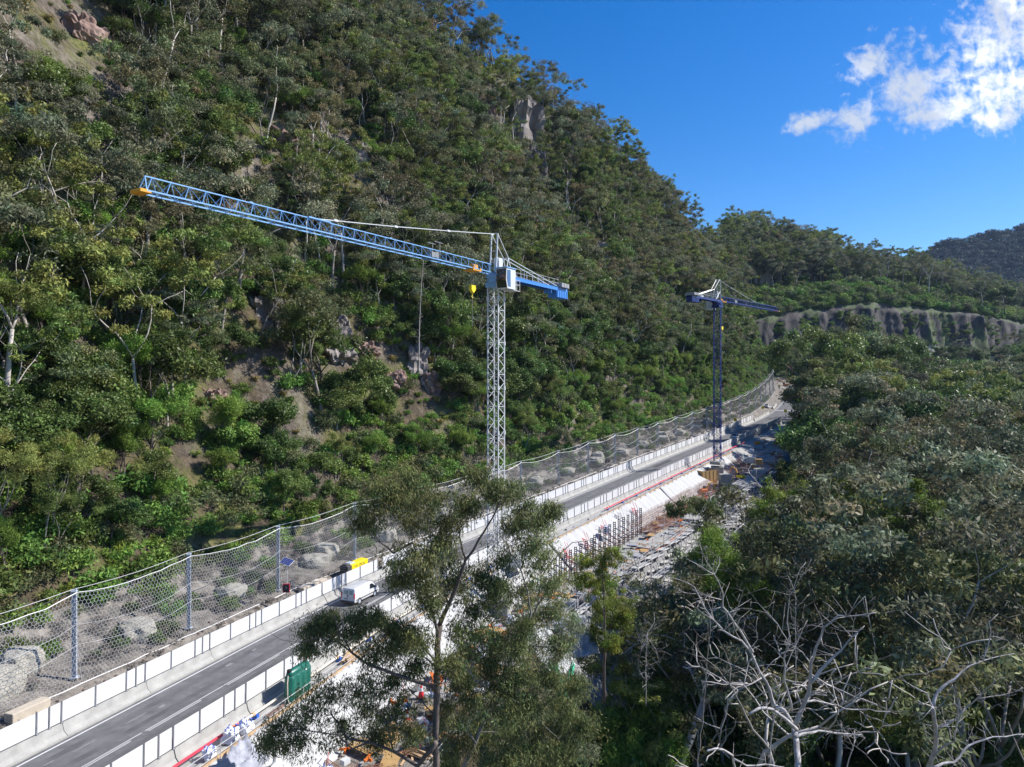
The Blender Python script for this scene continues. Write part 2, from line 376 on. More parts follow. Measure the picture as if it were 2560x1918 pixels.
def ground_mat():
    m = bpy.data.materials.new('forest_floor'); m.use_nodes = True; t = m.node_tree; b = t.nodes['Principled BSDF']; n = t.nodes.new; l = t.links.new
    b.inputs['Roughness'].default_value = .95; b.inputs['Specular IOR Level'].default_value = .15
    tcn = n('ShaderNodeTexCoord'); geo = n('ShaderNodeNewGeometry')
    def nt_(sc, det=6):
        q = n('ShaderNodeTexNoise'); q.inputs['Scale'].default_value = sc; q.inputs['Detail'].default_value = det; q.inputs['Roughness'].default_value = .65; l(tcn.outputs['Object'], q.inputs['Vector']); return q.outputs['Fac']
    def ramp(f, p0, p1, c0, c1):
        r = n('ShaderNodeValToRGB'); r.color_ramp.elements[0].position = p0; r.color_ramp.elements[1].position = p1
        r.color_ramp.elements[0].color = (*c0, 1); r.color_ramp.elements[1].color = (*c1, 1); l(f, r.inputs[0]); return r.outputs[0]
    def mixc(f, a, c):
        q = n('ShaderNodeMix'); q.data_type = 'RGBA'; l(f, q.inputs[0]); l(a, q.inputs[6]); l(c, q.inputs[7]); return q.outputs[2]
    litter = ramp(nt_(.9), .35, .68, (.05, .042, .032), (.15, .115, .075))
    grass = ramp(nt_(1.7), .35, .7, (.06, .085, .022), (.21, .19, .07))
    rock = ramp(nt_(.8, 9), .34, .68, (.07, .058, .052), (.31, .265, .235))
    a = mixc(ramp(nt_(.12), .44, .58, (0, 0, 0), (1, 1, 1)), litter, grass)
    sx = n('ShaderNodeSeparateXYZ'); l(geo.outputs['Normal'], sx.inputs[0])
    mr = n('ShaderNodeMapRange'); l(sx.outputs[2], mr.inputs[0]); mr.inputs[1].default_value = .60; mr.inputs[2].default_value = .36; mr.inputs[3].default_value = 0; mr.inputs[4].default_value = 1
    g = n('ShaderNodeMath'); g.operation = 'MULTIPLY'; g.use_clamp = True; l(mr.outputs[0], g.inputs[0])
    r2 = n('ShaderNodeMapRange'); l(nt_(.10, 5), r2.inputs[0]); r2.inputs[1].default_value = .42; r2.inputs[2].default_value = .54; l(r2.outputs[0], g.inputs[1])
    l(mixc(g.outputs[0], a, rock), b.inputs['Base Color'])
    bp = n('ShaderNodeBump'); bp.inputs['Strength'].default_value = 1; bp.inputs['Distance'].default_value = .6; l(nt_(1.3, 9), bp.inputs['Height']); l(bp.outputs[0], b.inputs['Normal'])
    return m
GM = ground_mat()
def grid_object(name, us, vs, mats, matf=None):
    V = [ground(u, v) for u in us for v in vs]; nv = len(vs); Fs = []; Ms = []
    for i in range(len(us) - 1):
        for j in range(nv - 1):
            Fs.append((i * nv + j, i * nv + j + 1, (i + 1) * nv + j + 1, (i + 1) * nv + j)[::-1])
            Ms.append(matf(us[i], vs[j], (vs[j] + vs[j + 1]) / 2) if matf else 0)
    me = bpy.data.meshes.new(name); me.from_pydata(V, [], Fs)
    for m in mats: me.materials.append(m)
    me.polygons.foreach_set('material_index', Ms); me.polygons.foreach_set('use_smooth', [True] * len(Fs)); me.update()
    o = bpy.data.objects.new(name, me); COL.objects.link(o); return o
def gsel(u, v0, v):
    if v < -4.8 - 7.5: return 0
    if v < -4.8: return 1
    if v < -.6: return 1
    if v < 24.6: return 1 if (u < 66 and v > 15.5 and nz(u, v, 6, .16, 2) > -.12) else (2 if (0 < u < 250) else 1)
    if v < 33.5 and 58 < u < 215: return 3
    return 0
vsL = [-4.8 - w for w in [150, 135, 120, 108, 100] + [92 - 2.6 * i for i in range(31)] + [10.5 - .9 * i for i in range(11)]] + [-4.8 + .6 * i for i in range(1, 8)]
vsR = [-.58, 10.9, 12.0, 12.9, 13.7, 14.6, 15.5, 16.4, 18, 20, 22, 24, 24.6, 26, 28, 30, 32.5, 35, 38, 41, 45] + [49 + 5 * i for i in range(26)]
usG = frange(-60, 420, 1.9)
vall = vsL + vsR
def flipfix(o):
    me = o.data
    if sum(p.normal.z for p in list(me.polygons)[:400]) < 0: me.flip_normals()
g_ = grid_object('ground', usG, vall, [GM, MT['soil'], MT['concrete_w'], MT['rubble']], gsel); flipfix(g_)
tag(g_, 'steep brown and green hillside dropping past the road into the wooded valley', 'ground', kind='structure')
# a low valley floor sheet reaching the horizon
vf = MB(); vf.add([(-7000, -3000, -75), (7000, -3000, -75), (7000, 8000, -75), (-7000, 8000, -75)], [(0, 1, 2, 3)])
o = vf.build('valley_floor', GM); tag(o, 'valley floor far below', 'ground', kind='structure')

# far cut face and bench
fx = [1830, 1900, 1950, 2006, 2060, 2109, 2150, 2195, 2219, 2264, 2336, 2400, 2453, 2504, 2560, 2640, 2780]
rows = [([985] * 17, [345, 355, 362, 368, 372, 376, 380, 384, 388, 392, 396, 400, 404, 408, 412, 416, 420]),
 ([940, 935, 930, 925, 922, 919, 916, 912, 909, 905, 899, 896, 894, 890, 888, 888, 888], [372, 378, 383, 388, 392, 396, 400, 403, 406, 410, 415, 418, 420, 425, 430, 435, 440]),
 ([884, 881, 874, 862, 854, 848, 844, 843, 848, 856, 866, 880, 884, 874, 868, 866, 866], [400, 404, 408, 412, 416, 420, 424, 428, 432, 436, 440, 446, 450, 470, 484, 490, 500]),
 ([812, 808, 802, 795, 786, 777, 772, 770, 779, 783, 782, 786, 790, 802, 815, 820, 825], [404, 409, 413, 420, 424, 428, 432, 437, 441, 445, 450, 455, 460, 478, 492, 500, 510]),
 ([742, 738, 734, 727, 721, 712, 709, 714, 717, 725, 742, 762, 771, 780, 790, 800, 810], [430, 434, 438, 446, 450, 455, 459, 463, 467, 472, 478, 484, 488, 500, 512, 520, 530]),
 ([738, 735, 731, 725, 719, 710, 707, 712, 715, 723, 740, 760, 769, 778, 788, 798, 808], [440, 446, 450, 458, 462, 467, 471, 475, 479, 484, 490, 496, 500, 512, 524, 532, 542]),
 ([672, 680, 688, 700, 700, 698, 696, 698, 702, 706, 726, 752, 764, 772, 782, 794, 804], [475, 480, 490, 500, 505, 508, 510, 514, 520, 525, 530, 535, 540, 550, 560, 570, 580]),
 ([640, 652, 662, 676, 682, 682, 684, 686, 690, 696, 716, 742, 756, 766, 776, 790, 800], [530, 540, 550, 560, 565, 568, 570, 574, 580, 585, 590, 595, 600, 610, 620, 630, 640]),
 ([760] * 17, [700] * 17)]
sub = [3, 4, 16, 9, 3, 6, 5, 4]
def far_surface(xx, r):
    """xx pixel column, r fractional row"""
    i = min(int(r), len(rows) - 2); t = r - i
    y = lerp(xx, fx, rows[i][0]) * (1 - t) + lerp(xx, fx, rows[i + 1][0]) * t
    D = lerp(xx, fx, rows[i][1]) * (1 - t) + lerp(xx, fx, rows[i + 1][1]) * t
    p = P(xx, y, D)
    if 1 < r < 7.5:
        g = nz(p.x, 0, p.z * .25, .09, 4); k = 1.0 if 2 <= r <= 3 else .55
        gg = nz(p.x, 0, p.z * .06, .14, 4); p.y += (3.6 * gg + 1.2 * nz(p.x, p.z * .2, 3, .5, 3)) if 2 <= r <= 3.1 else 3.0 * k * g + 2.0 * k * nz(p.x, p.z, p.y, .3, 3)
        if r > 3: p.z += 1.8 * nz(p.x, p.y, 0, .06, 3)
    return p
cols = frange(1830, 2780, 4.5); rr = []
for i, s_ in enumerate(sub): rr += [i + k / s_ for k in range(s_)]
rr.append(len(rows) - 1.0)
V = [far_surface(x, r) for r in rr for x in cols]; nc = len(cols); Fs = []; Ms = []
for i in range(len(rr) - 1):
    rm = (rr[i] + rr[i + 1]) / 2
    for j in range(nc - 1):
        Fs.append((i * nc + j, i * nc + j + 1, (i + 1) * nc + j + 1, (i + 1) * nc + j))
        lim = 3.12 + .38 * nz(cols[j] * .02, 0, 5, 1.0, 4)
        rk = 1 if (1.95 <= rm <= lim and not (nz(cols[j] * .016, rm * .3, 2, 1, 3) > .42)) else 0
        if .9 < rm < 2.0 and cols[j] > 2320 and cols[j] < 2530: rk = 2
        Ms.append(rk)
me = bpy.data.meshes.new('hills'); me.from_pydata(V, [], Fs)
clf = mat('cliff_rock', (.014, .013, .013), .95, col2=(.085, .075, .072), vscale=.30, bump=1.0, bscale=.8, detail=12, stretch=(1, 1, .35))
fgreen = mat('far_scrub', (.03, .045, .018), .95, col2=(.095, .12, .045), vscale=.4, bump=.8, bscale=.6, detail=9)
for m in (fgreen, clf, MT['rubble']): me.materials.append(m)
me.polygons.foreach_set('material_index', Ms); me.polygons.foreach_set('use_smooth', [True] * len(Fs)); me.update()
o = bpy.data.objects.new('hills', me); COL.objects.link(o)
tag(o, 'green benched hill above a long grey rock cutting', 'hill', kind='structure')
# far mountain
mx_ = [2150, 2240, 2300, 2326, 2363, 2405, 2453, 2497, 2532, 2560, 2640, 2760, 2900]; my_ = [705, 668, 645, 634, 616, 612, 608, 597, 592, 582, 560, 540, 520]
def mount(xx, t):
    """t 0 foot .. 1 ridge .. 1.3 behind"""
    D = 1050 + 300 * min(t, 1) + 250 * max(0, t - 1) * 3
    yr = lerp(xx, mx_, my_); y = 800 + (yr - 800) * min(1, t) if t <= 1 else yr + 90 * (t - 1) * 3
    p = P(xx, y, D); p.y += 30 * nz(p.x, p.z, 0, .006, 3); p.z += (6 * nz(p.x, p.y, 4, .02, 3)) * (1 if t < 1.2 else 0); return p
ts = frange(0, 1.33, .06); cols2 = frange(2080, 2900, 14)
V = [mount(x, t) for t in ts for x in cols2]; nc = len(cols2)
me = bpy.data.meshes.new('mountain'); me.from_pydata(V, [], [(i * nc + j, i * nc + j + 1, (i + 1) * nc + j + 1, (i + 1) * nc + j) for i in range(len(ts) - 1) for j in range(nc - 1)])
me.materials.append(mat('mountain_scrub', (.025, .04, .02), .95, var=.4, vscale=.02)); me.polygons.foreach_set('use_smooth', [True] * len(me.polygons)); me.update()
o = bpy.data.objects.new('mountain', me); COL.objects.link(o); tag(o, 'distant dark blue forested mountain', 'mountain', kind='structure')

# ------------------------------------------------------------------ vegetation builders
def leaf_mesh(name, centres, radii, per, size, material, rng, droop=0.0, aspect=.36, flat=.6, tints=None, shell=.35):
    """sprigs of leaves: small quads scattered in clumps"""
    C = np.repeat(np.asarray(centres, float), per, axis=0); Rr = np.repeat(np.asarray(radii, float), per)
    n = len(C); d = rng.normal(size=(n, 3)); d /= np.linalg.norm(d, axis=1)[:, None] + 1e-9
    rad = (shell + (1 - shell) * rng.random(n) ** .6) * Rr
    Pp = C + d * rad[:, None] * np.array([1, 1, flat])
    # a few gaps
    ax = rng.normal(size=(n, 3)); ax[:, 2] = ax[:, 2] - droop * 1.5; ax /= np.linalg.norm(ax, axis=1)[:, None] + 1e-9
    nn = rng.normal(size=(n, 3)) * .75 + d * 1.3 + np.array([0, 0, .8]); s = np.cross(ax, nn); s /= np.linalg.norm(s, axis=1)[:, None] + 1e-9
    ln = size * (.6 + .8 * rng.random(n))[:, None]; wd = ln * aspect
    v0 = Pp - s * wd * .25; v1 = Pp + ax * ln * .45 + s * wd * .5; v2 = Pp + ax * ln; v3 = Pp + ax * ln * .45 - s * wd * .5
    V = np.stack([v0, v1, v2, v3], 1).reshape(-1, 3)
    me = bpy.data.meshes.new(name); me.vertices.add(4 * n); me.vertices.foreach_set('co', V.astype(np.float32).ravel())
    me.loops.add(4 * n); me.loops.foreach_set('vertex_index', np.arange(4 * n, dtype=np.int32))
    me.polygons.add(n); me.polygons.foreach_set('loop_start', np.arange(0, 4 * n, 4, dtype=np.int32))
    ct = 1 + .22 * rng.normal(size=(len(centres), 1)) * np.ones((1, 3)); ct[:, 0:1] *= 1 + .10 * rng.normal(size=(len(centres), 1))
    if tints is not None: ct = ct * np.asarray(tints)
    t = np.repeat(ct, per, axis=0) * (1 + .22 * rng.normal(size=(n, 1))); t = np.clip(t, .3, 2.2)
    a = me.attributes.new('tint', 'FLOAT_COLOR', 'POINT'); cc_ = np.ones((4 * n, 4), np.float32); cc_[:, :3] = np.repeat(t, 4, axis=0); a.data.foreach_set('color', cc_.ravel())
    me.materials.append(material); me.update(calc_edges=True); me.validate()
    return me
def grow(rng, p, d, ln, r, lvl, segs, tips, cfg):
    pts = [p.copy()]; rad = [r]; n = 4 if lvl else 5; q = p.copy(); dd = d.copy()
    for i in range(n):
        w = cfg['wob'] * (1 if lvl else .45)
        dd = (dd + Vector((rng.normal() * w, rng.normal() * w, rng.normal() * w * .6)) + Vector((0, 0, cfg['up'] * .25))).normalized()
        q = q + dd * (ln / n); pts.append(q.copy()); rad.append(r * (1 - .42 * (i + 1) / n))
        if cfg.get('side') and lvl >= 1 and lvl < cfg['lv'] and rng.random() < cfg['side']:
            k = Vector((rng.normal(), rng.normal(), rng.normal() * .4 + .15)).normalized()
            grow(rng, q, (dd * .5 + k).normalized(), ln * .5, r * .4, max(lvl + 1, cfg['lv'] - 1), segs, tips, cfg)
    segs.append((pts, rad, lvl))
    if lvl >= cfg['lv']:
        tips.append((q, lvl)); 
        if rng.random() < .5: tips.append((pts[-2], lvl))
        return
    nc_ = cfg['kids'][min(lvl, len(cfg['kids']) - 1)]; a0 = rng.random() * 6.28
    side = dd.cross(Vector((0, 0, 1))); side = side.normalized() if side.length > .1 else Vector((1, 0, 0)); s2 = dd.cross(side).normalized()
    for k in range(nc_):
        a = a0 + 6.283 * k / nc_ + rng.normal() * .35; sp = cfg['spread'][min(lvl, len(cfg['spread']) - 1)] * (.7 + .6 * rng.random())
        nd_ = (dd * math.cos(sp) + (side * math.cos(a) + s2 * math.sin(a)) * math.sin(sp)); nd_.z += cfg['up'] * .3; nd_.normalize()
        grow(rng, q, nd_, ln * cfg['dec'][min(lvl, len(cfg['dec']) - 1)] * (.75 + .5 * rng.random()), rad[-1] * .72, lvl + 1, segs, tips, cfg)
def tree_proto(seed, name, cfg, bark, leafm):
    rng = np.random.default_rng(seed); segs = []; tips = []
    lean = Vector((rng.normal() * .09, rng.normal() * .09, 1)).normalized()
    for st in range(cfg.get('stems', 1)):
        l2 = (lean + Vector((rng.normal() * .22, rng.normal() * .22, 0)) * (1 if cfg.get('stems', 1) > 1 else 0)).normalized()
        grow(rng, Vector((rng.normal() * .2 * (cfg.get('stems', 1) - 1), rng.normal() * .2 * (cfg.get('stems', 1) - 1), -.8)), l2, cfg['trunk'], cfg['r'], 0, segs, tips, cfg)
    b = MB()
    for pts, rad, lv in segs:
        if rad[0] < cfg.get('rmin', .018): continue
        b.path(pts, rad, 7 if lv == 0 else (5 if lv == 1 else 4))
    tm = b.mesh(name + '_trunk', bark, True)
    cs = [tuple(t[0]) for t in tips]; rs = [cfg['cl'] * (.65 + .7 * rng.random()) for _ in cs]
    top = max(c[2] for c in cs); lo = min(c[2] for c in cs)
    cm = leaf_mesh(name + '_crown', cs, rs, cfg['per'], cfg['leaf'], leafm, rng, cfg.get('droop', .5), cfg.get('asp', .36), cfg.get('flat', .6))
    return tm, cm, top
GUM = dict(trunk=6.5, r=.24, lv=4, kids=[3, 3, 2, 2], spread=[.58, .6, .6, .6], dec=[.6, .68, .7, .62], up=.14, wob=.14, cl=1.05, per=85, leaf=.38, droop=.4, flat=.5, rmin=.02)
protos = {}
def reg(kind, seed, cfg, bark, leafm):
    tm, cm, top = tree_proto(seed, kind, cfg, bark, leafm); protos.setdefault(kind, []).append((tm, cm, top))
def C_(**k): c = dict(GUM); c.update(k); return c
reg('gum', 11, C_(), MT['bark'], LM['gum']); reg('gum', 12, C_(trunk=8, kids=[2, 3, 2, 2], spread=[.4, .5, .6, .6]), MT['barkp'], LM['gumg'])
reg('gum', 13, C_(trunk=7, wob=.2, kids=[3, 2, 2, 2], cl=1.25, per=95), MT['bark'], LM['gum']); reg('gum', 14, C_(trunk=9, r=.2, kids=[2, 2, 3, 2], dec=[.45, .7, .65, .6], cl=.8), MT['barkp'], LM['gumg'])
reg('gum', 15, C_(trunk=5, r=.28, kids=[3, 3, 2, 2], spread=[.75, .6, .6, .6], wob=.22, up=.05), MT['barkd'], LM['gum']); reg('gum', 16, C_(trunk=6, kids=[2, 3, 3, 1], cl=.8, per=100, leaf=.32), MT['barkp'], LM['rust'])
reg('gum', 17, C_(trunk=8.5, r=.22, kids=[3, 2, 2, 2], side=.35, cl=.75, per=80), MT['barkp'], LM['gumy']); reg('gum', 18, C_(trunk=7, kids=[3, 3, 2, 2], cl=1.2, per=75, spread=[.6, .6, .5, .5]), MT['bark'], LM['gumg'])
LUSH = dict(trunk=3.2, r=.22, lv=3, kids=[4, 4, 3], spread=[.65, .65, .6], dec=[.8, .6, .6], up=.10, wob=.12, cl=1.0, per=190, leaf=.33, droop=.1, asp=.5, flat=.75, rmin=.03)
def D_(**k): c = dict(LUSH); c.update(k); return c
reg('lush', 21, D_(), MT['barkd'], LM['lush']); reg('lush', 22, D_(trunk=4.2, kids=[4, 3, 3], cl=1.2), MT['barkd'], LM['lush']); reg('lush', 23, D_(trunk=2.5, kids=[5, 3, 3], cl=1.0), MT['barkd'], LM['shrub'])
reg('lush', 24, D_(trunk=3.4, kids=[4, 4, 2], cl=1.15, per=210), MT['bark'], LM['lush'])
WAT = dict(trunk=3.2, r=.13, lv=3, stems=2, kids=[3, 3, 2], spread=[.4, .5, .5], dec=[.7, .65, .65], up=.3, wob=.14, cl=.75, per=170, leaf=.30, droop=-.4, asp=.22, flat=.85, rmin=.02)
def E_(**k): c = dict(WAT); c.update(k); return c
reg('wattle', 31, E_(), MT['barkd'], LM['bright']); reg('wattle', 32, E_(trunk=4, kids=[3, 2, 3]), MT['bark'], LM['gumy']); reg('wattle', 33, E_(trunk=2.6), MT['barkd'], LM['bright'])
reg('giant', 81, D_(trunk=8, r=.42, lv=4, kids=[4, 3, 3, 2], dec=[.7, .65, .65, .6], spread=[.55, .6, .6, .6], cl=1.45, per=150, leaf=.46, rmin=.05), MT['bark'], LM['lush']); reg('giant', 82, D_(trunk=7, r=.42, lv=4, kids=[3, 3, 3, 2], dec=[.75, .7, .65, .6], spread=[.65, .6, .6, .6], cl=1.35, per=150, leaf=.46, rmin=.05), MT['bark'], LM['gum'])
# shrubs and tussocks: one mesh each
def shrub_mesh(seed, name, r, n, per, leaf, lm, asp=.45, flat=.7, droop=.1):
    rng = np.random.default_rng(seed); cs = []; 
    for i in range(n):
        a = rng.random() * 6.28; q = r * math.sqrt(rng.random()) * .8; cs.append((q * math.cos(a), q * math.sin(a), r * (.25 + .75 * rng.random() * (1 - .5 * q / r))))
    return leaf_mesh(name, cs, [r * .42 * (.7 + .6 * rng.random()) for _ in cs], per, leaf, lm, rng, droop, asp, flat)
SH = [shrub_mesh(41, 'shrub', 1.5, 14, 75, .28, LM['shrub']), shrub_mesh(42, 'shrub', 1.3, 12, 75, .26, LM['lush']), shrub_mesh(43, 'shrub', 1.1, 10, 70, .26, LM['bright'], .3), shrub_mesh(44, 'shrub', 1.7, 13, 70, .3, LM['gum'], .35)]
DRY = [shrub_mesh(51, 'dry_shrub', 1.1, 12, 60, .3, LM['dry'], .10), shrub_mesh(52, 'dry_shrub', .8, 8, 60, .26, LM['dry'], .12)]
def tuft_mesh(seed, name, n, h, lm, arch=.5, w=.045, r0=.1):
    rng = np.random.default_rng(seed); V = []; Fs = []
    for i in range(n):
        a = rng.random() * 6.28; d = Vector((math.cos(a), math.sin(a), 0)); s = Vector((-d.y, d.x, 0)) * w * (.6 + .8 * rng.random()); L_ = h * (.6 + .6 * rng.random()); b0 = d * r0 * rng.random(); out = arch * (.3 + rng.random())
        p1 = b0 + d * out * L_ * .35 + Vector((0, 0, L_ * .62)); p2 = b0 + d * out * L_ * 1.0 + Vector((0, 0, L_ * (.85 - .35 * out)))
        k = len(V); V += [tuple(b0 - s), tuple(b0 + s), tuple(p1 + s), tuple(p1 - s), tuple(p2)]; Fs += [(k, k + 1, k + 2, k + 3), (k + 3, k + 2, k + 4)]
    me = bpy.data.meshes.new(name); me.from_pydata(V, [], Fs); a = me.attributes.new('tint', 'FLOAT_COLOR', 'POINT')
    tt = np.ones((len(V), 4), np.float32); tt[:, :3] = np.repeat(np.clip(1 + .3 * rng.normal(size=(n, 1)), .4, 1.8), 5, axis=0); a.data.foreach_set('color', tt.ravel())
    me.materials.append(lm); me.update(); return me
TU = [tuft_mesh(61, 'tussock', 130, 1.0, LM['straw'], .9, .035, .35), tuft_mesh(62, 'tussock', 110, .8, LM['straw'], 1.0, .035, .3), tuft_mesh(63, 'tussock', 120, .9, LM['blade'], .9, .035, .3)]
GT_T = MB().path([(0, 0, -.4), (0, 0, .5), (.05, 0, 1.1)], [.16, .15, .15], 7).mesh('grass_tree_trunk', MT['barkd'], True)
GT_C = tuft_mesh(64, 'grass_tree_crown', 260, 1.25, LM['blade'], 1.15, .025, .08)

def join_mesh(name, tm, cm):
    v1 = np.empty(len(tm.vertices) * 3, np.float32); tm.vertices.foreach_get('co', v1); v2 = np.empty(len(cm.vertices) * 3, np.float32); cm.vertices.foreach_get('co', v2)
    n1 = len(tm.vertices); fs = [tuple(p.vertices) for p in tm.polygons] + [tuple(i + n1 for i in p.vertices) for p in cm.polygons]
    me = bpy.data.meshes.new(name); me.from_pydata(np.concatenate([v1, v2]).reshape(-1, 3).tolist(), [], fs)
    me.materials.append(tm.materials[0]); me.materials.append(cm.materials[0])
    me.polygons.foreach_set('material_index', [0] * len(tm.polygons) + [1] * len(cm.polygons))
    c = np.empty(len(cm.vertices) * 4, np.float32); cm.attributes['tint'].data.foreach_get('color', c)
    a = me.attributes.new('tint', 'FLOAT_COLOR', 'POINT'); a.data.foreach_set('color', np.concatenate([np.ones(n1 * 4, np.float32), c])); me.update(); return me
def stuff_cloud(name, meshes, items, label, cat):
    """items: (x,y,z,rz,scale,index). One object; geometry nodes set the source meshes on the points"""
    col = bpy.data.collections.new(name + '_source')
    for i, m in enumerate(meshes):
        o = bpy.data.objects.new('%s_source_%02d' % (name, i), m); col.objects.link(o)
    me = bpy.data.meshes.new(name); me.from_pydata([i[:3] for i in items], [], [])
    a = me.attributes.new('rot', 'FLOAT_VECTOR', 'POINT'); a.data.foreach_set('vector', [c for i in items for c in (0.0, 0.0, i[3])])
    a = me.attributes.new('scl', 'FLOAT_VECTOR', 'POINT'); a.data.foreach_set('vector', [c for i in items for c in (i[4], i[4], i[4] * (i[6] if len(i) > 6 else 1.0))])
    a = me.attributes.new('idx', 'INT', 'POINT'); a.data.foreach_set('value', [int(i[5]) for i in items])
    o = bpy.data.objects.new(name, me); COL.objects.link(o); tag(o, label, cat, kind='stuff')
    ng = bpy.data.node_groups.new(name + '_nodes', 'GeometryNodeTree'); ng.interface.new_socket('Geometry', in_out='INPUT', socket_type='NodeSocketGeometry'); ng.interface.new_socket('Geometry', in_out='OUTPUT', socket_type='NodeSocketGeometry')
    gi = ng.nodes.new('NodeGroupInput'); go = ng.nodes.new('NodeGroupOutput'); ip = ng.nodes.new('GeometryNodeInstanceOnPoints'); ci = ng.nodes.new('GeometryNodeCollectionInfo')
    ci.inputs['Collection'].default_value = col; ci.inputs['Separate Children'].default_value = True; ci.inputs['Reset Children'].default_value = True
    def at(nm, ty):
        q = ng.nodes.new('GeometryNodeInputNamedAttribute'); q.data_type = ty; q.inputs['Name'].default_value = nm; return q.outputs['Attribute']
    ln = ng.links.new; ln(gi.outputs[0], ip.inputs['Points']); ln(ci.outputs[0], ip.inputs['Instance']); ip.inputs['Pick Instance'].default_value = True
    ln(at('idx', 'INT'), ip.inputs['Instance Index']); ln(at('rot', 'FLOAT_VECTOR'), ip.inputs['Rotation']); ln(at('scl', 'FLOAT_VECTOR'), ip.inputs['Scale']); ln(ip.outputs[0], go.inputs[0])
    md = o.modifiers.new('scatter', 'NODES'); md.node_group = ng
    return o

# ------------------------------------------------------------------ rocks and the forest
def ray_ground(px, py, y0=35, y1=460):
    r = ray(px, py); Y = y0
    while Y < y1:
        k = Y / r[1]; x, z = r[0] * k, r[2] * k; u, v = uv(x, Y)
        if -59 < u < 419 and -150 < v < 170:
            g = ground(u, v)
            if z <= g[2]: return u, v, Vector((x, Y, g[2]))
        Y += .8
    return None
def rock_mesh(name, seed, m, ro=1.0):
    rng = random.Random(seed); V = []; Fs = []; n = 15; idx = {}
    def key(p):
        k = tuple(round(c, 4) for c in p)
        if k not in idx:
            idx[k] = len(V); d = Vector(p).normalized(); q = Vector(p) * .45 + d * .62
            o_ = seed * 7.7; r_ = 1 + ro * .30 * noise.fractal(q * 1.1 + Vector((o_, 0, 0)), 1, 2, 3) + ro * .16 * (noise.cell(q * 2.6 + Vector((o_, 1, 2))) - .5) + ro * .06 * noise.fractal(q * 6, 1, 2, 3)
            V.append(q * r_)
        return idx[k]
    for ax in range(3):
        for sg in (-1, 1):
            for i in range(n):
                for j in range(n):
                    quad = []
                    for (a, b) in ((i, j), (i + 1, j), (i + 1, j + 1), (i, j + 1)):
                        p = [0, 0, 0]; p[ax] = sg; p[(ax + 1) % 3] = -1 + 2 * a / n; p[(ax + 2) % 3] = -1 + 2 * b / n; quad.append(key(p))
                    Fs.append(tuple(quad if sg > 0 else quad[::-1]))
    me = bpy.data.meshes.new(name); me.from_pydata(V, [], Fs); me.materials.append(m); me.update(); return me
RK = [rock_mesh('rock_outcrop', i + 1, MT['rock'] if i % 2 == 0 else MT['rockred']) for i in range(5)]
ROCKS = [(1300, 325, 7.5, 1.5, 0, 'tall grey crag jutting out just below the skyline trees'), (1335, 430, 5.5, 1.1, 2, 'grey rock shoulder topped with yellow grass below the crag'),
 (1325, 575, 4.6, 1.5, 1, 'pinkish rock face with yellow grass behind the white crane top'), (1385, 595, 3.4, 1.4, 0, 'narrow grey rock right of the pinkish face behind the crane'),
 (1495, 668, 4.2, 1.5, 2, 'dark grey rock pillar standing between the two cranes'), (662, 795, 2.9, 1.2, 0, 'pale grey boulder beside a leaning trunk below the jib'),
 (842, 832, 2.4, 1.0, 2, 'small grey rock above the large slab outcrop'), (820, 880, 4.0, .9, 0, 'wide grey and pink slab outcrop low on the slope'),
 (905, 890, 3.0, .7, 1, 'reddish slab beside the wide grey outcrop'), (1035, 930, 3.0, 1.3, 0, 'split pale rock above a red broken face near the white mast'),
 (1075, 975, 2.6, 1.1, 1, 'red broken rock face left of the white mast'), (978, 965, 2.6, .9, 3, 'low red brown rock left of the split pale rock'),
 (190, 95, 3.5, 1.0, 3, 'brown rock under yellow grass at the top left'), (520, 1010, 1.9, .9, 1, 'reddish stones in the scrub at mid slope'), (880, 400, 3.6, 1.0, 4, 'brown ledge high on the slope below the ridge trees'),
 (700, 360, 3.2, .9, 1, 'small brown ledge right of the pink barked tree'), (1215, 290, 3.4, 1.0, 1, 'dark ledge left of the tall grey crag')]
EXCL = []
for px, py, r_, tall, k, lab in ROCKS:
    h = ray_ground(px, py)
    if not h: continue
    u, v, p = h; EXCL.append((u, v, r_))
    o = bpy.data.objects.new('rock_outcrop', RK[k]); COL.objects.link(o); o.location = p + Vector((0, .6 * r_, .0)); o.scale = (r_ * .95, r_ * .8, r_ * tall)
    o.rotation_euler = (random.Random(k + px).uniform(-.2, .2), random.Random(py).uniform(-.25, .25), px * .7); tag(o, lab, 'rock', 'rock outcrops on the hillside')
NROCK_ = len(EXCL)
BARE = [(485, 1215, 3.2), (500, 1260, 3), (845, 860, 3), (960, 940, 3), (600, 870, 2.5), (240, 330, 3), (190, 130, 3), (560, 330, 2.5), (1180, 330, 4), (1290, 600, 4), (1480, 700, 3.5), (1250, 500, 3), (700, 1020, 2.5), (1000, 480, 3), (770, 1040, 2.0), (60, 40, 4)]
for px, py, r_ in BARE:
    h = ray_ground(px, py)
    if h: EXCL.append((h[0], h[1], r_))
NROCK = len(EXCL)
def excluded(u, v, only=None):
    for i, (a, b, r_) in enumerate(EXCL):
        du = u - a; dv = v - b; big = r_ > 2.2 and i < NROCK_
        if only and not big: continue
        if abs(du + (dv * .25 if big else 0)) < r_ * (.85 if big else .6) + .5 and -r_ < dv < r_ * .8 + (4.0 if big else 2.0): return True
    return False
LIM_X = [1240, 1330, 1400, 1500, 1560, 1640, 1700, 1780, 1830, 1880, 1940, 1975, 2000, 2020, 2040, 2080, 2150, 2250, 2330, 2560, 2800]
LIM_Y = [1900, 1760, 1640, 1560, 1440, 1380, 1320, 1340, 1345, 1290, 1215, 1170, 1100, 930, 840, 805, 820, 855, 905, 905, 880]
HERO_CLEAR = [(P(1090, 1500, 40), 9), (P(1750, 1600, 33), 8), (P(2080, 1650, 32), 6)]
